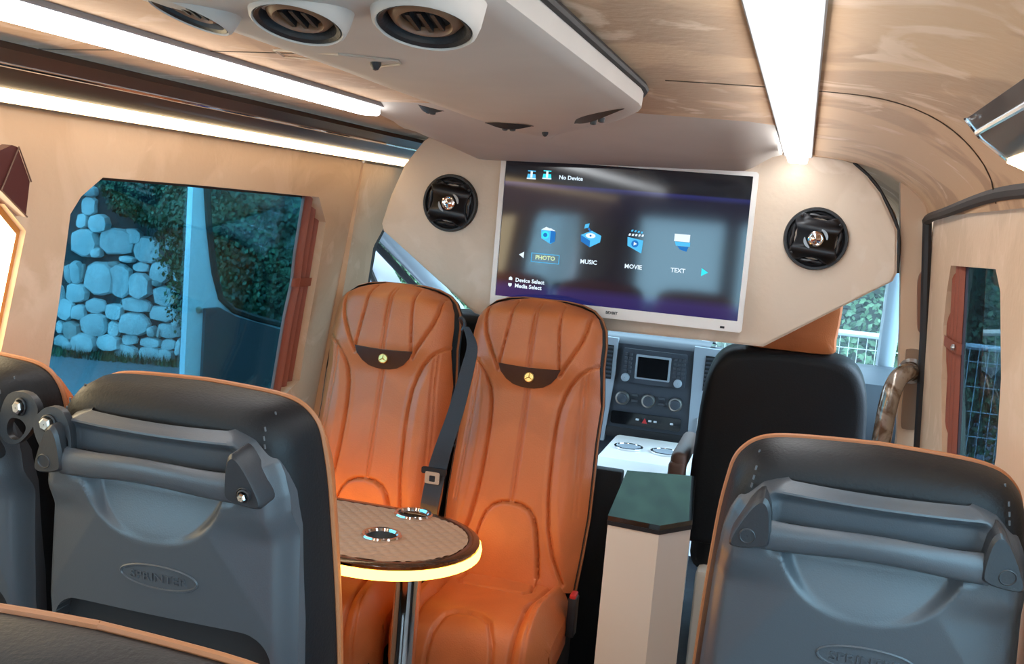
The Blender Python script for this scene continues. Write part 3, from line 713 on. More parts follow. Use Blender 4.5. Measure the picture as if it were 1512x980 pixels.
p0 = onY(682, 476, 2.62); MB().tube(smooth([p0+Vector((-.006, .03, -.01)), p0+Vector((-.006, 0, .010)), p0+Vector((.006, -.01, .012)), p0+Vector((.012, -.01, -.004)), p0+Vector((.006, -.01, -.02))], 4), .0045, 8).build('anchor_loop', m_shell_dark, t)

# ================================================================ SIDE TABLE WITH LIT EDGE
TZ = -.80; tc_ = (-.868, 2.257); tr = .216
t = thing('side_table', (-.805, 2.25, FLOOR), 'rounded side table with quilted leather top, chrome cup holders and glowing amber edge', 'table')
def stad(r, n=22, xw=-1.40):
    pts = [(tc_[0]+r*cos(a), tc_[1]+r*sin(a)) for a in [-pi/2+pi*k/n for k in range(n+1)]]
    return pts+[(xw, tc_[1]+r), (xw, tc_[1]-r)]
tm = lambda u, v, h: Vector((u, v, TZ+h))
cups = [Vector((-.873, 2.425, TZ)), Vector((-.879, 2.232, TZ))]
hol = [[(c.x+.040*cos(2*pi*k/20), c.y+.040*sin(2*pi*k/20)) for k in range(20)] for c in cups]
MB().prism(stad(tr), tm, -.022, -.003, hol).build('core_board', m_wood, t, sm=False)
b = MB(); b.loft([[tm(u, v, h) for u, v in stad(r_)] for r_, h in ((tr-.030, -.004), (tr-.030, .001), (tr-.026, .003), (tr-.006, .003), (tr, -.001), (tr, -.010))], True, False); b.build('rim', m_wood, t)
b = MB(); b.loft([[tm(u, v, h) for u, v in stad(r_)] for r_, h in ((tr-.004, -.009), (tr+.004, -.009), (tr+.006, -.018), (tr+.004, -.031), (tr-.004, -.031))], True, False); b.build('light_edge', m_tled, t)
# quilted insert: diamond relief grid clipped to the stadium, holes left for the cups
b = MB(); idx = {}; vs = []; fs = []; R_ = tr-.029; NX, NY = 150, 110
def qpt(i, j):
    y = tc_[1]-R_+2*R_*j/(NY-1); xm = tc_[0]+sqrt(max(0, R_**2-(y-tc_[1])**2)); x = lerp(-1.395, xm, i/(NX-1))
    a, c_ = (x+y)*pi/.034, (x-y)*pi/.034
    return Vector((x, y, TZ+.0005+.0035*(abs(sin(a))*abs(sin(c_)))**.5))
for j in range(NY-1):
    for i in range(NX-1):
        c_ = (qpt(i, j)+qpt(i+1, j+1))/2
        if any((Vector((c_.x, c_.y))-Vector((q.x, q.y))).length < .0385 for q in cups): continue
        f = []
        for a in ((i, j), (i+1, j), (i+1, j+1), (i, j+1)):
            if a not in idx: idx[a] = len(vs); vs.append(qpt(*a))
            f.append(idx[a])
        fs.append(f)
b.add(vs, fs).build('quilted_top', m_quilt, t, recalc=False, ang=70)
for c_ in cups:
    h = MB().lathe([(.036, .004), (.040, .010), (.046, .011), (.049, .007), (.048, .002), (.040, .001)], c_, (0, 0, 1), 36).build('cup_holder', m_chrome, t)
    MB().lathe([(.037, .006), (.036, -.05), (.001, -.052)], c_, (0, 0, 1), 30).build('cup_well', m_steel, h)
MB().lathe([(.031, FLOOR), (.031, TZ-.024)], (-.787, 2.185, 0), (0, 0, 1), 28).build('pole', m_chrome, t)
MB().lathe([(.09, FLOOR), (.09, FLOOR+.008), (.04, FLOOR+.014), (.031, FLOOR+.02)], (-.787, 2.185, 0), (0, 0, 1), 28).build('foot_flange', m_steel, t)
MB().lathe([(.031, TZ-.05), (.06, TZ-.030), (.07, TZ-.023)], (-.787, 2.185, 0), (0, 0, 1), 28).build('top_flange', m_steel, t)

# ================================================================ CABINET
pl = [(-.370, 2.366), (-.244, 2.352), (-.178, 2.438), (-.215, 2.88), (-.401, 2.83)]
t = thing('cabinet', (-.285, 2.6, FLOOR), 'tall cream cabinet with chamfered corner and black glass top', 'cabinet')
zm = lambda u, v, h: Vector((u, v, h)); cc = (-.285, 2.6)
MB().prism([(lerp(cc[0], u, .975), lerp(cc[1], v, .99)) for u, v in pl], zm, FLOOR, -.722).build('body', m_cab, t, sm=False)
MB().prism(pl, zm, -.722, -.712).build('top_edge', m_dark, t, sm=False)
MB().prism([(lerp(cc[0], u, .99), lerp(cc[1], v, .995)) for u, v in pl], zm, -.712, -.700).build('glass_top', m_blackglass, t, sm=False)

# ================================================================ GREY SHELL SEATS SEEN FROM BEHIND
def shell_seat(X0, Y0, Z0, label, name='bus_seat'):
    T = Vector((0, -.15, 1)).normalized(); Nn = Vector((0, -T.z, T.y)); Nn = Vector((0, -1, -.15)).normalized()
    O = Vector((X0, Y0, Z0)); P = lambda s, q, n: O+Vector((s, 0, 0))+T*q+Nn*n
    t = thing(name, (X0, Y0+.3, FLOOR), label, 'seat', 'black backed seats facing forward')
    half = [(0, .124), (.06, .122), (.12, .118), (.152, .110), (.172, .094), (.184, .070), (.190, .03), (.196, -.03), (.201, -.1), (.207, -.2), (.212, -.35), (.208, -.52), (.2, -.56)]
    half = [(p.x, p.y-.034*sstep(-.08, .1, p.y)) for p in smooth(half, 3)]
    full = half+[(-a, b_) for a, b_ in reversed(half[1:])]
    def ring(k, n, dt=0): return [P(a*k, lerp(-.2, b_, 1+(k-1)*.45)+dt, n) for a, b_ in full]
    def ringt(k, n, drop): return [P(a*k, lerp(-.2, b_, 1+(k-1)*.45)-drop*sstep(-.05, .09, b_), n) for a, b_ in full]
    MB().loft([ringt(.78, .004, .012), ringt(.87, -.002, .004), ringt(.94, -.016, .0), ringt(.98, -.040, .0), ringt(.998, -.078, .002), ringt(1.0, -.110, .014)], True, True).build('back_cover', m_vinyl, t, ang=40)
    MB().loft([ringt(1.0, -.111, .014), ringt(.99, -.122, .022), ringt(.96, -.140, .042), ringt(.90, -.152, .075), ringt(.82, -.156, .10)], True, True).build('front_leather', m_leather, t, ang=40)
    pth = ringt(1.002, -.104, .010); MB().tube(pth+[pth[0]], .0042, 8, cap=False).build('piping', m_piping, t)
    # moulded shell
    hs = [(-.60, .19), (-.45, .198), (-.31, .20), (-.226, .199), (-.083, .193), (-.03, .187), (.0, .179), (.015, .172), (.035, .153), (.045, .143), (.052, .130), (.056, .118)]
    w = lambda q: interp(hs, q)
    TOPQ = .056
    arch = [(-.178, -.330), (-.176, -.275), (-.168, -.247), (-.150, -.230), (-.12, -.224), (0, -.222), (.12, -.224), (.150, -.230), (.168, -.247), (.176, -.275), (.178, -.330)]
    def in_pocket(s, q):
        a = abs(s)
        return q < interp([(0, -.222), (.12, -.224), (.15, -.23), (.168, -.247), (.176, -.275), (.178, -.33), (.1781, -9)], a)
    def hgt(s, q):
        a = abs(s); u = a/w(q)
        n = .030+.012*(1-min(1, u)**2)-.030*sstep(.86, 1, u)**2
        n -= .022*sstep(.040, TOPQ, q)**2
        # side planes folded away outside the diagonal crease
        cr = interp([(-.6, .30), (-.30, .225), (-.163, .140), (-.087, .088), (-.02, .06), (.06, .05)], q)
        if q < -.04: n -= .20*max(0, a-cr)*sstep(-.05, -.10, q)
        cr2 = interp([(-.6, .26), (-.25, .212), (-.098, .180), (-.026, .150), (.03, .12)], q)
        n -= .20*max(0, a-cr2)
        # tray behind the handle and scooped bowl below
        tr_ = sstep(.136, .116, a)*sstep(.050, .030, q)*sstep(-.045, -.012, q); n -= .015*tr_
        rr = sqrt((s/.114)**2+((q+.012)/.108)**2)
        if q < .0 and rr < 1: n -= .026*sstep(0, .13, 1-rr)*sstep(-.125, -.03, q)
        # ridge fins beside the bowl
        if in_pocket(s, q): n -= .026*sstep(0, .012, -q-.222 if a < .12 else .012)
        return n
    NU, NV = 121, 190; qs = [lerp(-.55, TOPQ, (j/(NV-1))**.72) for j in range(NV)]
    archd = [(-.178, -.55)]+[(p.x, p.y) for p in smooth(arch, 4)]+[(.178, -.55)]
    def snap(s, q):
        if -.56 < q < -.21 and abs(s) < .186:
            best = None
            for (ax, ay), (bx, by) in zip(archd, archd[1:]):
                l2 = (bx-ax)**2+(by-ay)**2
                if l2 == 0: continue
                tt = min(1, max(0, ((s-ax)*(bx-ax)+(q-ay)*(by-ay))/l2)); cx_, cy_ = ax+tt*(bx-ax), ay+tt*(by-ay)
                dd = math.hypot(s-cx_, q-cy_)
                if best is None or dd < best[0]: best = (dd, cx_, cy_)
            if best[0] < .0026: return best[1], best[2]
        return s, q
    def vert(s, q):
        s2, q2 = snap(s, q); return P(s2, q2, hgt(s2, q2-(0 if (s2, q2) == (s, q) else -.0008)))
    vv = [[vert((2*i/(NU-1)-1)*w(q), q) for i in range(NU)] for q in qs]
    reg = {False: [], True: []}
    for j in range(NV-1):
        for i in range(NU-1):
            s = (2*(i+.5)/(NU-1)-1)*w(qs[j]); reg[in_pocket(s, (qs[j]+qs[j+1])/2)].append((i, j))
    for k, cells in reg.items():
        idx = {}; vs = []; fs = []
        for i, j in cells:
            f = []
            for a in ((i, j), (i+1, j), (i+1, j+1), (i, j+1)):
                if a not in idx: idx[a] = len(vs); vs.append(vv[a[1]][a[0]])
                f.append(idx[a])
            fs.append(f)
        o = MB().add(vs, fs).build('pocket' if k else 'shell', m_pocket if k else m_shell, t, ang=35, recalc=False)
        if not k: shell = o
    ol = [((1 if e > 0 else -1)*w(q), q) for e, q in [(1, q) for q in qs[::4]+[TOPQ]]+[(-1, q) for q in reversed(qs[::4]+[TOPQ])]]
    MB().loft([[P(a, q, hgt(a, q)) for a, q in ol], [P(a*1.0, q, -.045) for a, q in ol]], True, False).build('shell_edge', m_shell, shell, ang=35)
    # handle
    hp = [P(lerp(-.135, .135, k/16), -.006+.004*cos(pi*(k/16-.5)*2), .040+.012*sin(pi*k/16)) for k in range(17)]
    MB().tube(hp, [.0175+.0035*abs(k/8-1)**2 for k in range(17)], 14, flat=.62, ref=T).build('handle', m_shell, t)
    for sg in (1, -1):
        tri = smooth([(.128, .030), (.137, .044), (.149, .034), (.165, .004), (.175, -.022), (.172, -.030), (.155, -.029), (.130, -.022), (.124, -.01)], 3, True)
        tri = [(sg*p.x, p.y) for p in tri]; tcx, tcz = sg*.150, .0
        f = MB(); f.loft([[P(a, q, .012) for a, q in tri], [P(a, q, .052-.16*max(0, abs(a)-.14)) for a, q in tri], [P(lerp(tcx, a, .88), lerp(tcz, q, .88), .057-.16*max(0, abs(a)-.14)) for a, q in tri]], True, True)
        fo = f.build('handle_bracket', m_shell_dark, t, ang=30)
        pc = P(sg*.153, -.010, .0535)
        MB().lathe([(.0105, -.002), (.0105, .002), (.0095, .003), (.0085, .0015), (.001, .0015)], pc, Nn, 20).build('bracket_cap', m_shell_dark, fo)
    # oval emblem with raised lettering
    el = [(0.010+.060*cos(2*pi*k/40), -.162+.0175*sin(2*pi*k/40)) for k in range(41)]
    em = MB().tube([P(a, q+.12*0, hgt(a, q)+.0005) for a, q in el], .0020, 6, cap=False).build('emblem_ring', m_shell, t)
    vs, fs = text_mesh('SPRINTER', .0185, .0018, 'CENTER', .0)
    MB().add([P(.010+v.x*1.12, -.163+v.y*.95, hgt(.01+v.x*1.12, -.163+v.y)+v.z+.0002) for v in vs], fs).build('emblem_lettering', m_shell, em, sm=False)
    # stitched seams on the vinyl
    st = MB()
    for sg in (1, -1):
        for k in range(22):
            q = .085-k*.011; s = sg*lerp(.150, .188, (k/21)**1.2)
            if abs(s) > interp([(b_, a) for a, b_ in reversed(half)], q)-.004 or (q < TOPQ+.006 and abs(s) < w(min(q, TOPQ))+.007): continue
            nn_ = interp([(.0, .004), (.78, .0045), (.87, -.001), (.94, -.015), (1, -.06)], abs(s)/interp([(b_, a) for a, b_ in reversed(half)], q)); st.tube([P(s, q, nn_+.0015), P(s+sg*.001, q-.006, nn_+.0015)], .0014, 5)
    o = st.build('stitching', m_thread2, t); o['kind'] = 'stuff'
    # cushion and legs
    cY = Y0+.075
    MB().box(X0-.20, X0+.20, cY+.03, cY+.47, -1.06, -.93, .045, 4).build('cushion', m_leather, t)
    MB().box(X0-.185, X0+.185, cY, cY+.44, -1.12, -1.05, .015, 2).build('cushion_pan', m_vinyl, t)
    for sx in (-.14, .14):
        MB().box(X0+sx-.025, X0+sx+.025, cY+.06, cY+.36, FLOOR, -1.11, .008, 2).build('leg', m_shell_dark, t)
    return t, P
m_thread2 = mat('grey thread', (.09, .09, .095), .7)
rs, rP = shell_seat(.126, 1.38, -.372, 'grey shelled seat back on the right, nearest the sliding door')
ls, lP = shell_seat(-.812, 1.232, -.381, 'grey shelled seat back on the left with chrome bolt in its handle bracket')
wsx = copy_tree(ls, ls.location+Vector((-.386, -.005, -.003))); wsx.scale.x = .78; wsx['label'] = 'black seat back at the far left edge carrying a belt bracket'
fsx = copy_tree(ls, ls.location+Vector((.34, -.68, -.050))); fsx['label'] = 'closest seat back, only its tan piped top edge showing at the bottom left'
# chrome bolts on the left seat bracket
def child_bolt(t, P, s, q, n, r=.007, name='bolt', par=None):
    Nn = Vector((0, -1, -.15)).normalized()
    MB().lathe([(r*1.5, -.002), (r*1.5, .002), (r*1.2, .003)], P(s, q, n), Nn, 18).build('washer', m_dark, par or t)
    MB().lathe([(r, .001), (r, .007), (r*.75, .009), (.001, .009)], P(s, q, n), Nn, 6).build(name, m_chrome, par or t, sm=False)
child_bolt(ls, lP, .155, -.010, .057, .0062)
# belt bracket at the window seat edge and its partner on the left seat
def bracket(t, cx_, cy_, cz_, tilt):
    kx = t.scale.x; c0 = Vector((cx_, cy_, cz_)); a = Vector((cos(tilt), 0, sin(tilt))); b_ = Vector((-sin(tilt), 0, cos(tilt)))
    def Pm(u, v, h):
        p = c0+a*u+b_*v+Vector((0, -h, 0)); return Vector((t.location.x+(p.x-t.location.x)/kx, p.y, p.z))
    outer = smooth([(-.028, .020), (0, .036), (.024, .024), (.026, -.006), (.012, -.038), (-.012, -.044), (-.028, -.02)], 4, True)
    inner = [(p.x*.52+.003, p.y*.40-.018) for p in outer]
    m_ = MB().prism([(p.x, p.y) for p in outer], Pm, .0, .012, [inner]); o = m_.build('belt_bracket', m_shell_dark, t, ang=30)
    MB().lathe([(.013, .012), (.013, .015), (.011, .016)], Pm(-.002, .014, 0), (0, -1, 0), 20).build('washer', m_dark, o)
    MB().lathe([(.0095, .014), (.0095, .021), (.007, .023), (.001, .023)], Pm(-.002, .014, 0), (0, -1, 0), 6).build('bolt', m_steel, o, sm=False)
ROOT[wsx.name] = ROOT[ls.name]
def bracket_on(t, off, *a):
    ROOT[t.name] = Vector(t.location); bracket(t, *a)
q = onY(37, 612, 1.215); bracket_on(wsx, None, q.x, 1.215, q.z, -.35)
q = onY(88, 636, 1.20); bracket_on(ls, None, q.x, 1.20, q.z, .45)

# ================================================================ FRONT CAB SEATS
def cab_seat(X0, Y0, label):
    t = thing('cab_seat', (X0, Y0+.2, FLOOR), label, 'seat', 'black front cab seats')
    T = Vector((0, -.14, 1)).normalized(); Nn = Vector((0, -1, -.14)).normalized(); O = Vector((X0, Y0, -.86)); P = lambda s, q, n: O+Vector((s, 0, 0))+T*q+Nn*n
    half = smooth([(0, .515), (.08, .513), (.15, .505), (.195, .48), (.222, .43), (.236, .35), (.245, .2), (.25, .05), (.245, -.12)], 4); full = [(p.x, p.y) for p in half]+[(-p.x, p.y) for p in reversed(half[1:])]
    def ring(k, n): return [P(a*k, lerp(.2, b_, 1+(k-1)*.6), n) for a, b_ in full]
    MB().loft([ring(.86, .02), ring(.95, .015), ring(.99, 0), ring(1, -.03), ring(1, -.08), ring(.94, -.12), ring(.86, -.13)], True, True).build('backrest', m_vinyl, t, ang=50)
    hh = smooth([(0, .745), (.06, .742), (.105, .725), (.130, .69), (.132, .63), (.127, .56), (.118, .515), (.0, .510)], 4); hf = [(p.x, p.y) for p in hh]+[(-p.x, p.y) for p in reversed(hh[1:-1])]
    def hr(k, n): return [P(a*k, lerp(.66, b_, k), n) for a, b_ in hf]
    MB().loft([hr(.75, .0), hr(.95, -.01), hr(1, -.03), hr(1, -.07), hr(.92, -.10), hr(.75, -.11)], True, True).build('headrest', m_leather, t, ang=50)
    for sx in (-.05, .05): MB().tube([P(sx, .46, -.05), P(sx, .54, -.05)], .007, 8).build('headrest_post', m_chrome, t)
    MB().box(X0-.23, X0+.23, Y0+.03, Y0+.53, -1.08, -.92, .05, 4).build('cushion', m_vinyl, t)
    MB().box(X0-.2, X0+.2, Y0-.03, Y0+.5, FLOOR, -1.05, .02, 2).build('seat_box', m_cab, t)
    a = MB(); a.box(-.33+.012+X0+.01, X0-.26, Y0-.06, Y0+.30, -.755, -.69, .02, 3); a.build('armrest', m_brownarm, t)
    MB().box(X0-.312, X0-.262, Y0-.065, Y0+.02, -.80, -.72, .014, 3).build('armrest_pivot', m_brownarm, t)
    return t
m_brownarm = mat('brown armrest', (.12, .06, .04), .5)
ps = cab_seat(-.005, 3.16, 'black front passenger seat back with orange headrest, right of the cabinet')
ds = copy_tree(ps, ps.location+Vector((-.92, .04, 0))); ds['label'] = 'black driver seat back glimpsed in the gap between the orange seats'
for ch in [x for x in bpy.data.objects if x.parent == ds and x.name.startswith('headrest')]: bpy.data.objects.remove(ch, do_unlink=True)
# dark kick board below the partition, left of the cabinet
tag(MB().box(-1.40, -.42, 2.88, 2.92, FLOOR, -.72, .006, 2).build('kick_board', m_vinyl), 'black kick board behind the orange seats', 'panel')

# ================================================================ DASHBOARD
DY = 3.9
d = thing('dashboard', (-.49, DY, -1.0), 'dark blue grey dashboard with radio, climate dials and hazard switch', 'dashboard')
b = MB(); sec = [(3.95, -1.05), (3.92, -.62), (3.95, -.53), (4.05, -.49), (4.3, -.50), (4.6, -.56), (4.6, -1.05)]
b.loft([[Vector((x, y, z)) for y, z in sec] for x in (-1.38, -.70, -.28, .42)], True, True).build('dash_body', m_dash, d, ang=30)
b = MB(); b.loft([[Vector((lerp(-.69, -.29, k), y, z)) for y, z in ((3.93, -.90), (3.895, -.80), (3.90, -.48), (3.925, -.458), (4.05, -.452), (4.3, -.49))] for k in (0, .03, .97, 1)], False, False); b.build('centre_stack', m_dash, d, ang=40)
fpl = lambda u, v, h: Vector((u, DY-.008-h, v))
for x0, x1, lean in ((-.70, -.632, 0), (-.345, -.235, 0)):
    o = MB().prism([(x0, -.46), (x1, -.462), (x1-(.0 if x0 < -.5 else .0), -.60), (x1-.02, -.86), (x0+.01, -.86)], fpl, -.02, .004).build('stack_frame', m_dash_lt, d, sm=False)
    vx0, vx1 = (x0+.0, x1-.014) if x0 < -.5 else (x0+.045, x1-.004)
    bz = MB().prism([(vx0, -.488), (vx1, -.49), (vx1, -.62), (vx0, -.62)], fpl, .002, .006).build('air_vent', m_pocket, d, sm=False)
    for k in range(8): MB().box(vx0+.002, vx1-.002, DY-.02, DY-.012, -.498-k*.0155-.004, -.498-k*.0155+.002).build('vent_slat', m_dash, bz, sm=False)
rd = MB().prism(rrect(-.608, -.366, -.622, -.494, .006), fpl, 0, .012).build('radio', m_dash, d, ang=30)
MB().prism(rrect(-.556, -.424, -.604, -.512, .004), fpl, .010, .015).build('radio_bezel', m_dash_lt, rd, sm=False)
MB().prism(rrect(-.548, -.432, -.598, -.520, .002), fpl, .013, .0165).build('display', m_screen_off, rd, sm=False)
for bx0, nx in ((-.600, 2), (-.414, 3)):
    for j in range(5):
        for i in range(nx):
            x = bx0+i*(.017 if nx == 2 else .0155); z = -.510-j*.0165
            bt = MB().box(x, x+.012, DY-.026, DY-.018, z-.010, z, .001, 1).build('radio_button', m_button, rd, sm=False)
for x in (-.590, -.392):
    MB().lathe([(.016, .010), (.015, .024), (.012, .026), (.001, .026)], fpl(x, -.604, 0), (0, -1, 0), 20).build('radio_knob', m_dash_lt, rd)
for x in (-.595, -.496, -.394):
    k = MB().lathe([(.027, 0), (.027, .010), (.024, .014), (.019, .013), (.019, .006)], fpl(x, -.686, 0), (0, -1, 0), 28).build('climate_dial', m_steel, d)
    MB().lathe([(.019, .004), (.018, .020), (.015, .022), (.001, .022)], fpl(x, -.686, 0), (0, -1, 0), 24).build('dial_cap', m_dash, k)
for x in (-.548, -.447):
    for zz in (-.668, -.690): MB().box(x-.012, x+.012, DY-.014, DY-.008, zz-.007, zz+.003, .001, 1).build('climate_button', m_button, d, sm=False)
hz = MB().prism(rrect(-.632, -.366, -.786, -.738, .008), fpl, 0, .007).build('switch_panel', m_screen_off, d, ang=30)
MB().prism([(-.512, -.772), (-.492, -.772), (-.502, -.752)], fpl, .006, .010).build('hazard_switch', m_red, hz, sm=False)
for x in (-.530, -.482, -.462, -.40): MB().prism(rrect(x-.006, x+.006, -.764, -.757, .001, 1), fpl, .006, .009).build('small_switch', m_mark, hz, sm=False)
MB().box(-.65, -.33, DY-.01, DY+.02, -.84, -.80, .006, 2).build('tray', m_pocket, d)
MB().prism(rrect(-.305, -.288, -.78, -.72, .006), fpl, .0, .02).build('white_switch', m_white, d)
# centre console box with two cup holders
t = thing('cup_console', (-.46, 3.5, FLOOR), 'white centre console with two cup holders below the dashboard', 'console')
cz = -.815
MB().box(-.60, -.28, 3.42, 3.84, FLOOR, cz, .02, 3).build('body', m_white, t)
MB().box(-.612, -.29, 3.16, 3.44, FLOOR, cz+.004, .025, 3).build('armrest_lid', m_white, t)
for x in (-.515, -.385):
    c_ = MB().lathe([(.052, .001), (.052, .007), (.044, .008), (.042, .001)], (x, 3.62, cz), (0, 0, 1), 28).build('cup_holder', m_chrome, t)
    MB().lathe([(.043, .006), (.001, .004)], (x, 3.62, cz), (0, 0, 1), 24).build('cup_well', m_dash_lt, c_)

# ================================================================ RIGHT PILLAR HARDWARE
pp = lambda px, py: onY(px, py, 2.925)
def plate(name, pts, m, h0, h1, label, cat):
    q = [pp(*p) for p in pts]; u = [(p.x, p.z) for p in q]
    sm_ = [(p.x, p.y) for p in smooth(u, 4, True)]
    return tag(MB().prism(sm_, lambda a, b_, h: Vector((a, 2.925-h, b_)), h0, h1).build(name, m, ang=30), label, cat)
plate('pillar_plate', ((1341, 515), (1357, 516), (1364, 522), (1362, 560), (1358, 628), (1350, 633), (1335, 632), (1330, 624), (1334, 570), (1337, 522)), m_plate, 0, .012, 'brown metal plate screwed to the right pillar behind the grab rail', 'plate')
plate('belt_guide_cover', ((1362, 399), (1370, 398), (1374, 404), (1371, 450), (1369, 490), (1364, 496), (1357, 490), (1354, 478), (1354, 425), (1356, 408)), m_cover, 0, .018, 'glossy brown rounded cover on the right pillar above the plate', 'cover')
gp = [onX(1345, 548, .36), onX(1336, 551, .345), onX(1327, 558, .335), onX(1318, 575, .33), onX(1311, 600, .325), onX(1305, 630, .322), onX(1300, 660, .32), onX(1294, 700, .318), onX(1285, 780, .315)]
gy = [p for p in gp]
Yb = 2.905
gp = [Vector((p.x*Yb*s_/p.y, Yb*s_, p.z*Yb*s_/p.y)) for p, s_ in zip(gp, (1.0, .985, .978, .974, .972, .972, .974, .978, .985))]
gp.append(Vector((gp[-1].x-.01, gp[-1].y, FLOOR)))
t = thing('grab_rail', gp[-1], 'bent grab rail in torn brown film beside the black passenger seat', 'rail')
MB().tube(smooth(gp, 4), .024, 14).build('tube', m_wrap, t)
MB().lathe([(.034, 0), (.034, .012), (.026, .02)], gp[0]+Vector((.004, .016, 0)), (-.3, -1, 0), 20).build('mounting_collar', m_steel, t)

# ================================================================ CURTAINS
def curtain(name, pt, y0, y1, z0, z1, h, folds, m, label, tie=None, lean=0, amp=.010, pinch=.3):
    t = thing(name, pt((y0+y1)/2, z0, h), label, 'curtain', 'pleated window curtains')
    b = MB(); NU_ = folds*8+1
    def f(i, j):
        z = lerp(z0, z1, j); y = lerp(y0, y1, i)
        if tie is not None:
            k = 1-pinch*exp(-((z-tie)/.06)**2); y = lerp((y0+y1)/2, y, k)
        return pt(y+lean*(j-.5), z, h+amp*sin(i*folds*2*pi))
    b.grid(f, NU_, 26); b.grid(lambda i, j: f(i, j)+Vector((.0015, 0, 0)), NU_, 26)
    b.build('pleated_cloth', m, t, ang=80, recalc=False)
    if tie is not None:
        ym = (y0+y1)/2+lean*((tie-z0)/(z1-z0)-.5); hwid = abs(y1-y0)/2*(1-pinch)+.006; b = MB()
        ringp = [(ym+hwid*cos(2*pi*k/20), h+(amp+.006)*sin(2*pi*k/20)) for k in range(20)]
        b.loft([[pt(y, tie+dz, hh) for y, hh in ringp] for dz in (-.012, .012)], True, False)
        tb = b.build('tie_band', m, t); sd = -1 if pt is ptL else 1
        MB().lathe([(.007, 0), (.006, .005), (.001, .007)], pt(ym+hwid*.75*(1 if pt is ptL else -1), tie, h-amp-.004), (-sd*-1 if False else (1 if pt is ptL else -1), 0, 0), 12).build('snap_button', m_steel, tb)
    return t
curtain('curtain', ptL, 2.655, 2.84, -.60, .01, .034, 6, m_curtain, 'rust pleated curtain tied back at the right of the big side window', -.265, lean=-.03, pinch=.12, amp=.012)
curtain('curtain', ptL, 1.60, 1.70, -.64, .01, .045, 3, m_curtain_dk, 'dark narrow curtain edge at the left of the big side window', -.33, lean=-.02, pinch=.15)
curtain('curtain', ptR, 2.36, 2.63, -.62, -.01, .014, 5, m_curtain, 'rust curtain with tie band in the narrow right window', -.222, pinch=.06, amp=.007, lean=.09)
# faceted dark pelmet and lit panel at the far left
t = thing('wall_lamp', ptL(1.25, -.52, .03), 'glowing amber edged light panel at the left edge of the picture', 'light')
MB().prism([(lerp(1.25, a, .97), lerp(-.28, b_, .96)) for a, b_ in lit], ptL, .012, .018).build('lit_panel', m_lit, t, sm=False)
MB().prism(lit, ptL, .012, .050, [[(lerp(1.25, a, .97), lerp(-.28, b_, .96)) for a, b_ in lit]]).build('amber_frame', m_amberframe if 'm_amberframe' in globals() else mat('amber frame', (.55, .22, .05), .5), t, sm=False)
t = thing('pelmet', ptL(1.44, -.09, -.03), 'faceted dark brown leather pelmet corner above the light panel', 'pelmet')
F = [onP(x, y, (-1.28, 0, 0), Vector((1, 0, -.14))) for x, y in ((-40, 240), (18, 214), (26, 217), (44, 268), (38, 320), (0, 281), (-40, 250))]
off = Vector((-.045, 0, 0))
b = MB(); apex = F[2]+Vector((.02, -.02, -.03))
b.add([F[0], F[1], F[2], F[3], F[4], F[5], F[6]]+[f+off for f in F], [(0, 1, 2, 5, 6), (2, 3, 4, 5)]+[(i, (i+1) % 7, 7+(i+1) % 7, 7+i) for i in range(7)])
b.build('leather_facet', m_pelmet if 'm_pelmet' in globals() else mat('pelmet leather', (.085, .022, .018), .3, coat=.3), t, sm=False)
MB().tube([F[5]+Vector((.003, 0, 0)), F[2]+Vector((.003, 0, 0)), F[3]+Vector((.003, 0, 0))], .0015, 6).build('piping', m_brownarm, t)
MB().tube([F[5]+Vector((.003, 0, 0)), F[4]+Vector((.003, 0, 0))], .0015, 6).build('piping', m_brownarm, t)

# ================================================================ OUTSIDE
GZ = -2.07
struct(MB().box(-30, 25, -12, 32, GZ-.2, GZ).build('ground', m_asphalt, sm=False), 'grey asphalt outside the van')
# stone retaining wall
w0 = onZ(150, 525, GZ); wd_ = Vector((.974, .225, 0)).normalized(); wn_ = Vector((.225, -.974, 0)).normalized()
def onW(px, py, off=0): return onP(px, py, w0+wn_*off, wn_)
wl = thing('stone_wall', w0, 'pale rubble stone retaining wall seen through the big side window', 'wall')
def wpt(u, v, h): return w0+wd_*u+Vector((0, 0, v))+wn_*h
MB().prism([(-4, 0), (3.2, 0), (3.2, 2.25), (2, 2.25), (-.2, 2.3), (-4, 2.5)], wpt, -.5, 0).build('mortar_core', m_mortar, wl, sm=False)
ST = [(205,115,60,42),(200,175,62,78),(175,235,45,58),(240,245,84,74),(185,320,112,112),(310,315,142,108),(380,295,72,62),(235,360,40,42),(440,350,122,104),(540,325,72,62),(355,388,62,26),(150,440,46,92),(118,445,26,76),(175,435,14,60),(240,465,117,128),(300,408,46,26),(325,475,92,134),(408,420,62,38),(405,495,97,104),(487,440,88,84),(480,482,45,30),(550,455,32,66),(525,425,14,30),(152,523,92,76),(510,535,108,84),(105,590,66,84),(162,600,53,62),(228,575,80,60),(303,598,74,68),(390,570,117,60),(503,605,115,66),(130,672,68,78),(220,650,114,92),(300,668,52,66),(383,648,122,94),(455,678,34,46),(520,675,95,66),(552,642,30,32),(485,680,14,42),(90,715,57,48),(180,725,108,82),(280,722,98,70),(363,708,62,48),(448,722,84,44),(518,732,64,46),(120,742,48,32),(345,765,95,62),(445,775,98,62),(505,785,74,54),(562,740,26,66),(85,660,32,52)]
pxs = w0.length/FPX*1.0
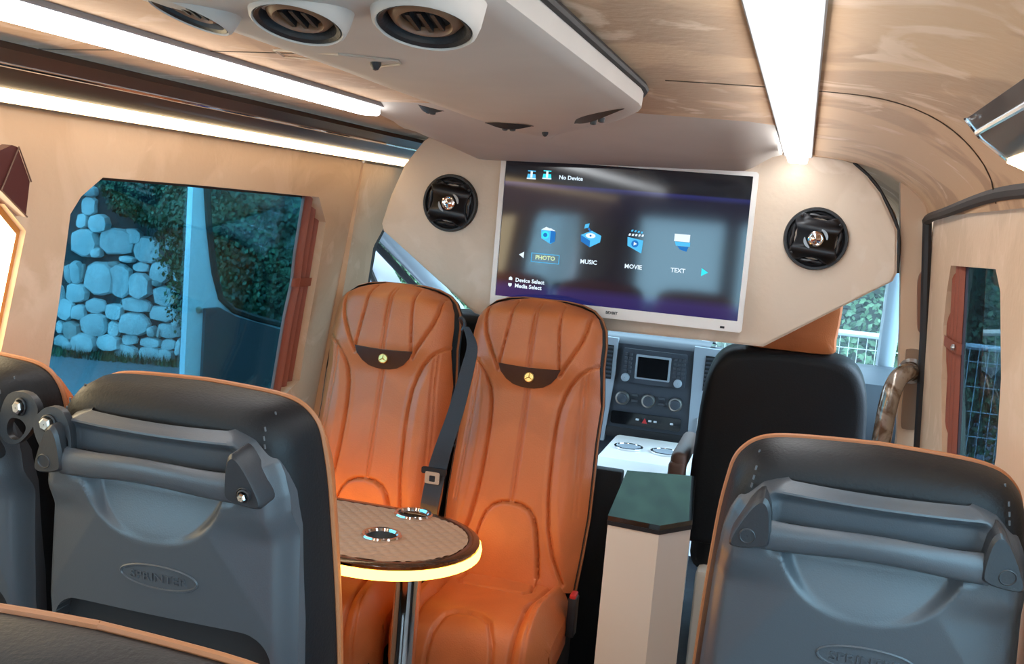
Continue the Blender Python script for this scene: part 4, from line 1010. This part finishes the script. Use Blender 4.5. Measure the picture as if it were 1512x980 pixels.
def stone(u, v, a, b_):
    n = 10; mb = MB(); o = wpt(u, v, 0); rr = []
    for k in range(n):
        an = 2*pi*k/n+rnd.uniform(-.15, .15); ca, sa = cos(an), sin(an)
        f = (abs(ca)**3.6+abs(sa)**3.6)**(-1/3.6)*rnd.uniform(.88, 1.03); rr.append((ca*f*a, sa*f*b_))
    dp = rnd.uniform(.05, .11); tu, tv = rnd.uniform(-.03, .03), rnd.uniform(-.03, .03)
    rings = [[wpt(u+x, v+y, -.02) for x, y in rr], [wpt(u+x*.97, v+y*.97, dp*.5) for x, y in rr], [wpt(u+x*.86, v+y*.86, dp+(x*tu+y*tv)/max(a, b_)) for x, y in rr], [wpt(u+x*.4, v+y*.4, dp*1.15+(x*tu+y*tv)*.4/max(a, b_)) for x, y in rr]]
    return mb.loft(rings, True, True).build('stone', m_stone if rnd.random() > .16 else m_stone2, wl, ang=24)
for x, y, sw, shh in ST:
    p = onW(60+x/2.723, 240+y/2.723); k = (p.length/FPX)/2.723
    u = (p-w0).dot(wd_); v = p.z-GZ; stone(u, max(.08, v), sw*k/2, shh*k/2)
for cx0, cx1 in ((-3.2, -.68), (1.45, 2.9)):
    v = .0
    while v < 2.1:
        hh = rnd.uniform(.26, .46); u = cx0+rnd.uniform(0, .2)
        while u < cx1:
            ww = rnd.uniform(.3, .62); stone(u+ww/2, v+hh/2, ww/2*.95, hh/2*.95); u += ww
        v += hh
# leaf clouds
def bush(name, centres, n, leaf, m, label, group, stem_to=None, seed=1):
    r = random.Random(seed); zmin = min(c[2]-s[2] for c, s in centres); c0, s0 = centres[0]
    t = thing(name, (c0[0], c0[1], stem_to if stem_to is not None else zmin), label, 'plant', group)
    vs = []; fs = []; tot = sum(s[0]*s[1]+s[0]*s[2] for _, s in centres)
    for c, s in centres:
        for _ in range(int(n*(s[0]*s[1]+s[0]*s[2])/tot)):
            while True:
                d_ = Vector((r.gauss(0, 1), r.gauss(0, 1), r.gauss(0, 1)))
                if d_.length > .1: break
            d_.normalize(); k = r.uniform(.55, 1.05)**.7
            p = Vector(c)+Vector((d_.x*s[0], d_.y*s[1], d_.z*s[2]))*k
            nn = (d_+Vector((r.uniform(-.7, .7), r.uniform(-.7, .7), r.uniform(-.2, .9)))).normalized(); a = nn.orthogonal().normalized()
            an = r.uniform(0, 6.28); bb = nn.cross(a); a, bb = a*cos(an)+bb*sin(an), bb*cos(an)-a*sin(an)
            L_ = leaf*r.uniform(.6, 1.3); o = len(vs)
            vs += [p, p+a*L_*.5+bb*L_*.32, p+a*L_, p+a*L_*.5-bb*L_*.32+nn*L_*.08]; fs.append((o, o+1, o+2, o+3))
    f = MB().add(vs, fs).build('foliage', m, t, sm=False, recalc=False); f['kind'] = 'stuff'
    b = MB(); base = Vector((c0[0], c0[1], t.location.z))
    for c, s in centres: b.tube([base, lerp(base, Vector(c), .5)+Vector((.05, 0, .05)), Vector(c)], [.05, .03, .012], 6)
    b.build('stem', m_stem, t)
    return t
def W3(px, py, off): p = onW(px, py, off); return (p.x, p.y, p.z)
bush('creeper', [(W3(225, 278, .3), (.50, .3, .28)), (W3(178, 272, .3), (.24, .2, .16)), (W3(192, 292, .3), (.26, .2, .20)), (W3(222, 315, .28), (.22, .16, .14)), (W3(262, 300, .3), (.36, .3, .32)), (W3(268, 372, .25), (.08, .08, .16)), (W3(235, 312, .3), (.26, .18, .14))], 14000, .05, m_leaf, 'dark creeper hanging over the top of the stone wall', 'plants outside', GZ+2.2, 3)
bush('hedge', [(W3(330, 330, .8), (.8, .5, .9)), (W3(400, 360, .9), (.9, .5, 1.2)), (W3(460, 380, .9), (.8, .5, 1.2)), (W3(350, 440, .8), (.8, .4, .7)), (W3(430, 470, .8), (.9, .4, .7))], 30000, .055, m_leaf, 'dense dark ivy hedge seen through the open cab door window', 'plants outside', GZ, 5)
bush('hedge', [((-3.3, 9.4, -.5), (.9, .4, 1.3)), ((-4.3, 10.0, -.4), (.7, .35, 1.3))], 16000, .055, m_leaf2, 'bright hedge glimpsed past the driver side windscreen pillar', 'plants outside', GZ, 6)
bush('hedge', [((-1.9, 8.5, -.9), (.95, .4, 1.1)), ((-.6, 8.4, -1.0), (.9, .4, 1.1)), ((.6, 8.3, -.9), (.9, .4, 1.2)), ((1.7, 8.4, -.9), (.8, .4, 1.2))], 34000, .055, m_leaf2, 'bright hedge behind the wire fence ahead of the windscreen', 'plants outside', GZ, 8)
bush('hedge', [((3.2, 6.5, -.8), (1.0, .9, 1.3)), ((4.2, 7.8, -.6), (1.0, .9, 1.4))], 9000, .10, m_leaf, 'dark shrub outside the narrow right window', 'plants outside', GZ, 9)
# grassy bank behind hedges
struct(MB().prism([(-16, 0), (16, 0), (16, 9), (-16, 9)], lambda u, v, h: Vector((u-3, 13.2+v*.5+h, GZ+v)), 0, .3).build('bank', m_soil, sm=False), 'overgrown bank behind the hedges')
# grass tufts at the foot of the wall
vs = []; fs = []
for k in range(900):
    u = rnd.uniform(-.6, 1.4); p = wpt(u, 0, rnd.uniform(.08, .35)); a = rnd.uniform(0, 6.28); h_ = rnd.uniform(.04, .13); o = len(vs)
    vs += [p, p+Vector((cos(a)*.012, sin(a)*.012, 0)), p+Vector((cos(a+1)*.03, sin(a+1)*.03, h_))]; fs.append((o, o+1, o+2))
o = MB().add(vs, fs).build('grass', m_leaf, sm=False, recalc=False); o['kind'] = 'stuff'; o['label'] = 'thin grass along the foot of the stone wall'; o['category'] = 'grass'
# wire fence ahead on the right
FY = 7.6
fn = thing('wire_fence', (0, FY, GZ), 'pale wire mesh fence in front of the bright hedge', 'fence')
for x in (-2.2, -.6, 1.0): MB().tube([(x, FY, GZ), (x, FY, -.60)], .03, 8).build('fence_post', m_fence, fn)
MB().tube([(-2.2, FY-.02, -.68), (1.6, FY-.02, -.68)], .022, 8).build('top_rail', m_fence, fn)
b = MB()
for k in range(64): b.box(-2.2+k*.06-.0022, -2.2+k*.06+.0022, FY-.024, FY-.019, GZ+.05, -.68)
for k in range(8): b.box(-2.2, 1.6, FY-.026, FY-.021, GZ+.1+k*.17-.0025, GZ+.1+k*.17+.0025)
o = b.build('wire_mesh', m_fence, fn, sm=False); o['kind'] = 'stuff'
# open driver door swung out, inner side showing
H0 = Vector((-1.52, 3.98, 0)); E0 = Vector((-2.07, 3.24, 0)); dd = (E0-H0).normalized(); dn_ = Vector((dd.y, -dd.x, 0)); 
if dn_.x < 0: dn_ = -dn_
DL = (E0-H0).length
def dp(u, v, h): return H0+dd*u+Vector((0, 0, v))+dn_*h
def pxD(px, py): p = onP(px, py, H0, dn_); return ((p-H0).dot(dd), p.z)
dr = thing('cab_door', (H0+E0)/2+Vector((0, 0, -1.6)), 'open white driver door seen from inside through the side window', 'door')
wp_ = [pxD(*p) for p in ((304, 262), (308, 330), (316, 400), (326, 440), (345, 458), (380, 470), (420, 480))]
sill = wp_[-1][1]
wpoly = wp_+[(.16, sill+.0), (.10, sill+.05), (.42, .10), (wp_[0][0]-.10, .12)]
eo = [(DL, .10), (DL-.03, .17), (.45, .17), (.0, -.40), (.0, -1.55), (DL, -1.55)]
MB().prism(eo, dp, -.05, .0, [wpoly]).build('door_skin', m_paint, dr, sm=False)
seal(wpoly, lambda u, v, h: dp(u, v, h), .003, .012, dr, 'window_seal')
MB().prism(wpoly, dp, -.03, -.025).build('door_glass', m_clear2 if 'm_clear2' in globals() else glass('door glass', (.80, .88, .90)), dr, sm=False)
cpoly = [pxD(*p) for p in ((300, 455), (322, 453), (345, 466), (420, 488))]+[(.12, sill-.02), (.06, -.6), (.06, -1.5), (pxD(300, 455)[0], -1.5)]
card = MB().prism(cpoly, dp, 0, .025).build('door_card', m_doorcard, dr, sm=False)
MB().tube([dp(cpoly[0][0]-.03, -.86, .03), dp(.45, -.78, .045), dp(.12, -.76, .03)], .035, 10).build('door_armrest', m_doorcard, dr)
for v in (-.46, -.80): MB().lathe([(.012, 0), (.012, .006), (.001, .008)], dp(DL-.04, v, .002), dn_, 12).build('latch', m_steel, dr)
